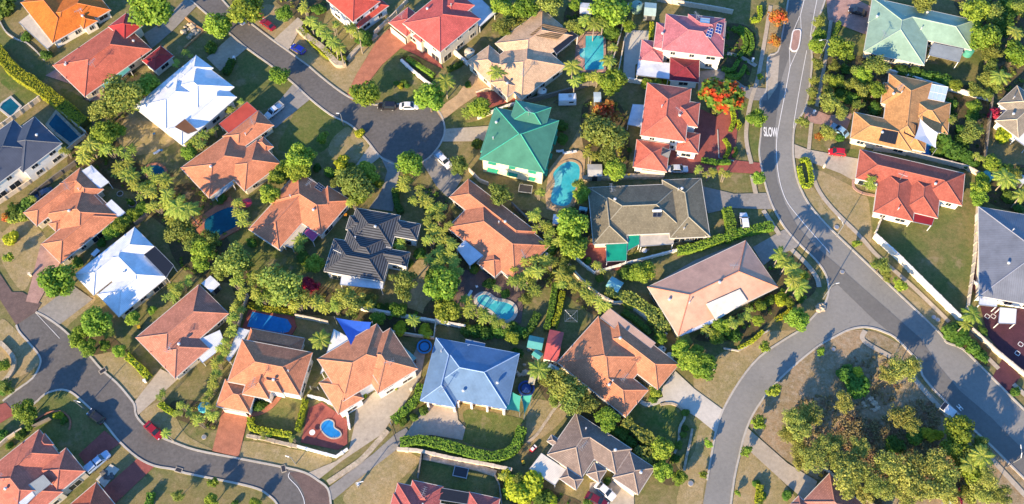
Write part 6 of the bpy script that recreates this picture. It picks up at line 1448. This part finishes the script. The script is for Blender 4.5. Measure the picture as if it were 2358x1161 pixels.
HEDGES = [
 ('Y', 27, (-10,112,35,165,80,195,140,240,195,285), 'long yellow-green hedge above the left slate roof pool', 2.2),
 ('Y', 16, (693,66,730,105,770,135,797,138), 'yellow-green hedge on the rock wall at the top', 1.2),
 ('H', 9, (938,134,965,152,1000,175), 'clipped hedge before the red two-storey house', 1.1), ('S', 10, (1030,160,1050,152,1064,143), 'short dark hedge below the red two-storey wall', 1.2),
 ('Y', 9, (1501,52,1499,88), 'short yellow hedge beside the pink roof', 1.2),
 ('Y', 9, (1685,248,1690,275,1682,302), 'curved yellow hedge under the scarlet-flowered tree', 1.0), ('Y', 7, (1697,277,1704,288,1698,297), 'tiny curved hedge stub in the red paved garden', .8),
 ('Y', 9, (1668,320,1679,342,1668,366), 'curved hedge in the lower red paved garden', 1.0), ('H', 10, (1615,368,1650,374,1683,373), 'dark straight hedge along the red driveway', 1.1), ('H', 6, (1692,340,1696,350,1688,362), 'second tiny hedge stub near the footpath', .8),
 ('H', 9, (1686,64,1708,76,1718,98,1712,118,1700,130), 'inner curved hedge right of the pink roof', 1.1), ('H', 9, (1700,62,1725,78,1732,105,1722,128), 'outer curved hedge right of the pink roof', 1.1),
 ('H', 9, (1662,158,1685,162,1700,140), 'inner lower curved hedge by the pale path', 1.1), ('H', 9, (1670,176,1700,176,1716,152), 'outer lower curved hedge by the pale path', 1.1),
 ('Y', 9, (1749,15,1749,42,1729,47), 'L-shaped yellow hedge at the top verge', 1.0), ('Y', 10, (1842,371,1860,371,1868,420,1850,425,1840,385), 'looped yellow hedge beside the main road', 1.0),
 ('H', 10, (1932,52,1928,66,1920,84), 'short green hedge beneath the pink driveway', 1.3),
 ('H', 19, (1560,577,1600,570,1665,548), 'long clipped hedge beneath the olive roof', 1.6), ('H', 20, (1668,552,1700,538,1740,528,1780,520), 'broad clipped hedge reaching the main road', 1.6), ('H', 22, (1672,480,1681,510,1684,545), 'thick clipped hedge left of the white four-wheel drive', 1.9),
 ('E', 26, (1396,668,1441,686,1482,708,1510,733,1531,767), 'loose olive conifer hedge along the cream stepped fence', 2.4), ('S', 13, (1434,718,1465,738,1498,768), 'dark bushy hedge behind the pink-cream patio roof', 1.3),
 ('H', 13, (1279,655,1270,710,1258,760), 'left of two parallel hedges left of the clothes line', 1.6), ('Y', 12, (1296,672,1286,720,1276,752), 'right of two parallel hedges left of the clothes line', 1.4),
 ('S', 16, (1200,777,1222,755,1238,722), 'curved dark hedge below the palms', 1.4), ('Y', 10, (1786,736,1805,726,1826,712), 'yellow hedge at the corner garden', 1.0), ('Y', 8, (1700,801,1728,788,1757,763), 'yellow hedge on the verge corner below the salmon roof', 1.0),
 ('Y', 15, (292,820,320,845,343,870), 'yellow-green hedge beside the tan driveway', 1.4), ('H', 14, (348,1135,341,1165), 'clipped hedge stub at the bottom left', 1.3), ('Y', 13, (368,930,385,942,402,954), 'yellow hedge behind the lower left verge', 1.1),
 ('Y', 14, (577,962,582,985,625,995,672,1002), 'yellow hedge along the bottom of the square lawn', 1.2), ('Y', 12, (684,992,692,965,704,920), 'yellow hedge along the right of the square lawn', 1.2), ('Y', 12, (572,703,610,712,645,715,678,720), 'dappled yellow hedge above the round-ended pool', 1.2),
 ('H', 17, (968,885,962,915,938,940,905,970), 'clipped green hedge left of the blue roof driveway', 1.7), ('H', 22, (922,1020,972,1015,1041,1030,1110,1050,1151,1050,1186,1030,1202,985), 'long curved clipped hedge round the blue house lawn', 1.8),
 ('E', 24, (1436,968,1470,995,1502,1020), 'upper loose conifer hedge right of the brown roof', 2.2), ('E', 24, (1464,1032,1493,1054,1522,1073), 'lower loose conifer hedge right of the brown roof', 2.2), ('Y', 15, (1750,1117,1747,1160), 'yellow-green hedge on the verge at the bottom', 1.4),
 ('S', 14, (910,435,914,470,925,490), 'curved dark hedge in the charcoal house driveway', 1.3), ('S', 16, (519,170,528,152,535,138), 'dark hedge left of the shaded front lawn', 1.3), ('P', 22, (80,480,40,500,15,500), 'leafy hedge clump below the left path', 1.6),
]
random.seed(11)
groups = {}
for i, (k, x, y, r) in enumerate(PLANTS): groups.setdefault((k, where(x, y)), []).append(i)
LBL = {}
ORD = ['', 'first', 'second', 'third', 'fourth', 'fifth', 'sixth', 'seventh', 'eighth', 'ninth', 'tenth', 'eleventh', 'twelfth']
NUM = ['', '', 'two', 'three', 'four', 'five', 'six', 'seven', 'eight', 'nine', 'ten', 'eleven', 'twelve']
for (k, wh), ids in groups.items():
    base = INFO[k][1]
    xs = [PLANTS[i][1] for i in ids]; ys = [PLANTS[i][2] for i in ids]
    horiz = max(xs)-min(xs) >= max(ys)-min(ys); ids = sorted(ids, key=lambda i: PLANTS[i][1] if horiz else PLANTS[i][2])
    for j, i in enumerate(ids):
        n = len(ids); r = PLANTS[i][3]
        if n == 1: s = '%s %s' % (base, wh)
        else:
            pos = ('leftmost', 'rightmost') if horiz else ('topmost', 'lowest')
            if j == 0: s = '%s %s, %s of %s' % (base, wh, pos[0], NUM[min(n, 12)])
            elif j == n-1: s = '%s %s, %s of %s' % (base, wh, pos[1], NUM[min(n, 12)])
            else: s = '%s %s, %s from %s' % (base, wh, ORD[min(j+1, 12)], 'left' if horiz else 'top')
        s = s.replace(' and ', ' ').replace(' directly', '').replace('golden cane', 'cane') if len(s.split()) > 16 else s
        LBL[i] = s
MPP = {}
for i, (k, x, y, r) in enumerate(PLANTS):
    nm, lw, cat, hr, tn, grp = INFO[k]
    p0 = U(x, y, 2); p1 = U(x+10, y, 2); mpp = (p1-p0).length/10; rad = r*mpp*{'P': .88, 'E': .92, 'R': .97, 'B': .9}.get(k, 1.0)
    if k == 'K': rad *= 1.05
    hc = rad*hr if k not in 'L' else rad*2.4
    if k in 'RE': hc = max(rad*1.2, min(hc*1.25, 7.5))
    if k == 'B': rad *= .95; hc = random.uniform(4.5, 7.0)
    if k == 'P': hc = random.uniform(2.6, 4)
    if k == 'L': hc = random.uniform(5.5, 8)
    if k in 'SY': hc = rad*.7
    c = U(x, y, hc)
    root = empty(nm, (c.x, c.y, 0), random.uniform(0, 6.28), LBL[i], cat, grp)
    me = KM[k][i % len(KM[k])]
    f = bpy.data.objects.new('fronds' if k in 'PL' else 'crown', me); C.objects.link(f); f.parent = root
    f.location = (0, 0, hc); zz = {'R': .85, 'E': .8, 'B': .75, 'S': .8, 'Y': .8, 'O': .6, 'P': 1.0, 'L': 1}.get(k, .9)
    f.scale = (rad*random.uniform(.95, 1.08), rad*random.uniform(.95, 1.08), rad*zz*(1.0 if k not in 'P' else 1.2))
    t = bpy.data.objects.new(tn, TR[k]); C.objects.link(t); t.parent = root
    th = {'R': 1.6, 'E': 2.0, 'B': 2.2, 'S': .9, 'Y': .9, 'K': 1.6, 'O': 1.5, 'A': 1.6, 'M': 1.0, 'P': 1.2, 'L': 3.0}[k]
    sz = hc*(1.0 if k in 'LP' else 1.05)/th; rr = rad if k not in 'L' else 1.4
    if k == 'B': rr = rad*.8
    t.scale = (rr, rr, sz)
# low planting in the garden beds (uncountable)
def inside(p, poly):
    c = False; n = len(poly)
    for i in range(n):
        a, b = poly[i], poly[(i+1) % n]
        if (a.y > p.y) != (b.y > p.y) and p.x < (b.x-a.x)*(p.y-a.y)/(b.y-a.y)+a.x: c = not c
    return c
rnd = random.Random(77)
def blocked(p):
    for H in HOUSES:
        d = p-H.org
        if d.length > 25: continue
        c, s = math.cos(H.ax), math.sin(H.ax)
        if H.height(p.x*c+p.y*s, -p.x*s+p.y*c) > 0: return True
    return any(inside(p, q) for q in HARD)
HARD = [W(P('Z', *v)) for m, v, lab in DRV]+[W(P('H', 385,280,300,310,220,360,205,405,220,450,290,475,360,440,430,400,450,340)), W(P('D', 425,238,552,238,552,465,425,468)), W(P('I', 868,890,935,870,1060,920,1115,985,1050,1035,960,970)), W(P('D', 330,1080,392,1150,380,1220,330,1355,235,1370,200,1345,225,1220,215,1160))]
for bi, (t, v) in enumerate(BEDS):
    poly = W(P(t, *v)); xs = [p.x for p in poly]; ys = [p.y for p in poly]; A = abs(area2(poly))/2
    vs, fs = [], []
    for _ in range(int(A*.75)):
        p = Vector((rnd.uniform(min(xs), max(xs)), rnd.uniform(min(ys), max(ys)), 0))
        if not inside(p, poly) or blocked(p): continue
        s = rnd.uniform(.25, .75); frond = rnd.random() < .3
        for j in range(int(26*s+10)):
            dd = rdir(rnd); dd.z = abs(dd.z)
            leaf(vs, fs, p+dd*s*rnd.uniform(.5, 1.05), dd+rdir(rnd)*.6+Vector((0,0,.3)), .16*rnd.uniform(.6, 1.3), rnd, .35 if frond else 1)
    if vs:
        m = [L_E, L_S, L_P, L_H][bi % 4]
        tag(link_mesh('ground_cover', vs, fs, m), 'low mixed planting filling a garden bed', 'ground cover', None, 'stuff')
# hedges: leafy boxes swept along a line
def hedge(k, wpx, v, label, h):
    p = smooth_pts(W(P('Z', *v), h*.6), False, 6); c = sum(p, Vector())/len(p); c.z = 0
    mpp = (U(v[0]+10, v[1])-U(v[0], v[1])).length/10; wd = wpx*mpp
    rnd = random.Random(int(v[0]+v[1])); vs, fs = [], []; root = empty('hedge', c, 0, label, 'hedge')
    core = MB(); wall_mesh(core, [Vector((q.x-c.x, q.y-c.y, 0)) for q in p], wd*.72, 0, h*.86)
    loose = k in 'EP'
    seg = list(zip(p, p[1:])); tot = sum((b-a).length for a, b in seg)
    lf = .19 if not loose else .24
    per = (wd+2*h)*1.5/(lf*lf*1.5)
    for a, b in seg:
        L = (b-a).length; d = (b-a).normalized(); nn = Vector((-d.y, d.x, 0))
        for _ in range(int(per*L)):
            q = a.lerp(b, rnd.random()); u = rnd.random()*(wd+2*h)
            wob = 1+(.12 if not loose else .35)*math.sin(q.x*1.7+q.y*2.3)*math.sin(q.x*.6-q.y*.9)
            W_, H_ = wd*wob, h*(1+(wob-1)*.5)
            if u < h: off, z, n_ = -W_/2, u, -nn
            elif u < h+wd: off, z, n_ = (u-h-wd/2)*wob, H_, Vector((0,0,1))
            else: off, z, n_ = W_/2, u-h-wd, nn
            rr = 1-rnd.random()**3*.25
            pos = Vector((q.x-c.x, q.y-c.y, 0))+nn*off*rr+Vector((0,0,z*rr))
            leaf(vs, fs, pos, n_+rdir(rnd)*.7+Vector((0,0,.4)), lf*rnd.uniform(.6,1.3), rnd)
    m = {'Y': L_Y, 'H': L_H, 'S': L_S, 'E': L_E, 'P': L_P}[k]
    link_mesh('foliage', vs, fs, m, root)
    core.build('shade_core', HCORE, root)  # solid core, shade between the leaves put into its dark colour
for hh in HEDGES: hedge(*hh)
# dry undergrowth in the reserve (uncountable)
vs, fs = [], []; rnd = random.Random(3)
for (cx, cy, r, n) in ((1900,980,90,420),(2060,1030,90,900),(1975,1000,50,400),(2150,1080,90,500),(1980,1100,90,500),(2000,880,80,220),(2120,960,50,220)):
    for _ in range(n):
        a = rnd.uniform(0, 6.28); q = math.sqrt(rnd.random())*r; p = U(cx+q*math.cos(a), cy+q*math.sin(a)*.8)
        s = rnd.uniform(.15, .5)
        for j in range(9):
            dd = rdir(rnd); leaf(vs, fs, Vector((p.x, p.y, s*.4))+Vector((dd.x*s, dd.y*s, abs(dd.z)*s)), dd+Vector((0,0,.6)), .16, rnd)
tag(link_mesh('undergrowth', vs, fs, leaf_mat('dry_undergrowth', (.22,.19,.08), (.34,.27,.13), (.28,.17,.10))), 'low dry undergrowth between the gum trees of the reserve', 'undergrowth', None, 'stuff')
# ------------------------------------------------------------------ camera, light
cam = bpy.data.objects.new('camera', bpy.data.cameras.new('camera')); C.objects.link(cam)
cam.location = CAM; cam.rotation_euler = (TILT, 0, 0); cam.data.lens = FPX/2358*36; cam.data.clip_end = 2000; cam.data.clip_start = 1
sc.camera = cam
ELEV = R(19.5); SH = R(56)          # shadows point SH anticlockwise from +x
w = bpy.data.worlds.new('World'); sc.world = w; w.use_nodes = True
n = w.node_tree.nodes; bg = n['Background']; sky = n.new('ShaderNodeTexSky'); sky.sky_type = 'NISHITA'; sky.sun_disc = False
sun_dir = Vector((-math.cos(SH)*math.cos(ELEV), -math.sin(SH)*math.cos(ELEV), math.sin(ELEV)))
sky.sun_elevation = ELEV; sky.sun_rotation = math.atan2(sun_dir.x, sun_dir.y)
tint = mixrgb(w.node_tree, 1.0, sky.outputs[0], (.8, .98, 1.1, 1), 'MULTIPLY'); w.node_tree.links.new(tint, bg.inputs[0]); bg.inputs[1].default_value = .145; sky.ozone_density = 6; sky.air_density = 1.0; sky.dust_density = .3
sl = bpy.data.lights.new('sun', 'SUN'); sl.energy = 5.0; sl.angle = R(.6); sl.color = (1, .775, .49)
so = bpy.data.objects.new('sun', sl); C.objects.link(so); so.rotation_euler = sun_dir.to_track_quat('Z', 'Y').to_euler()
sc.view_settings.view_transform = 'Standard'; sc.view_settings.look = 'None'; sc.view_settings.exposure = 1.28; sc.view_settings.gamma = 1
sc.cycles.max_bounces = 6; sc.cycles.transparent_max_bounces = 4
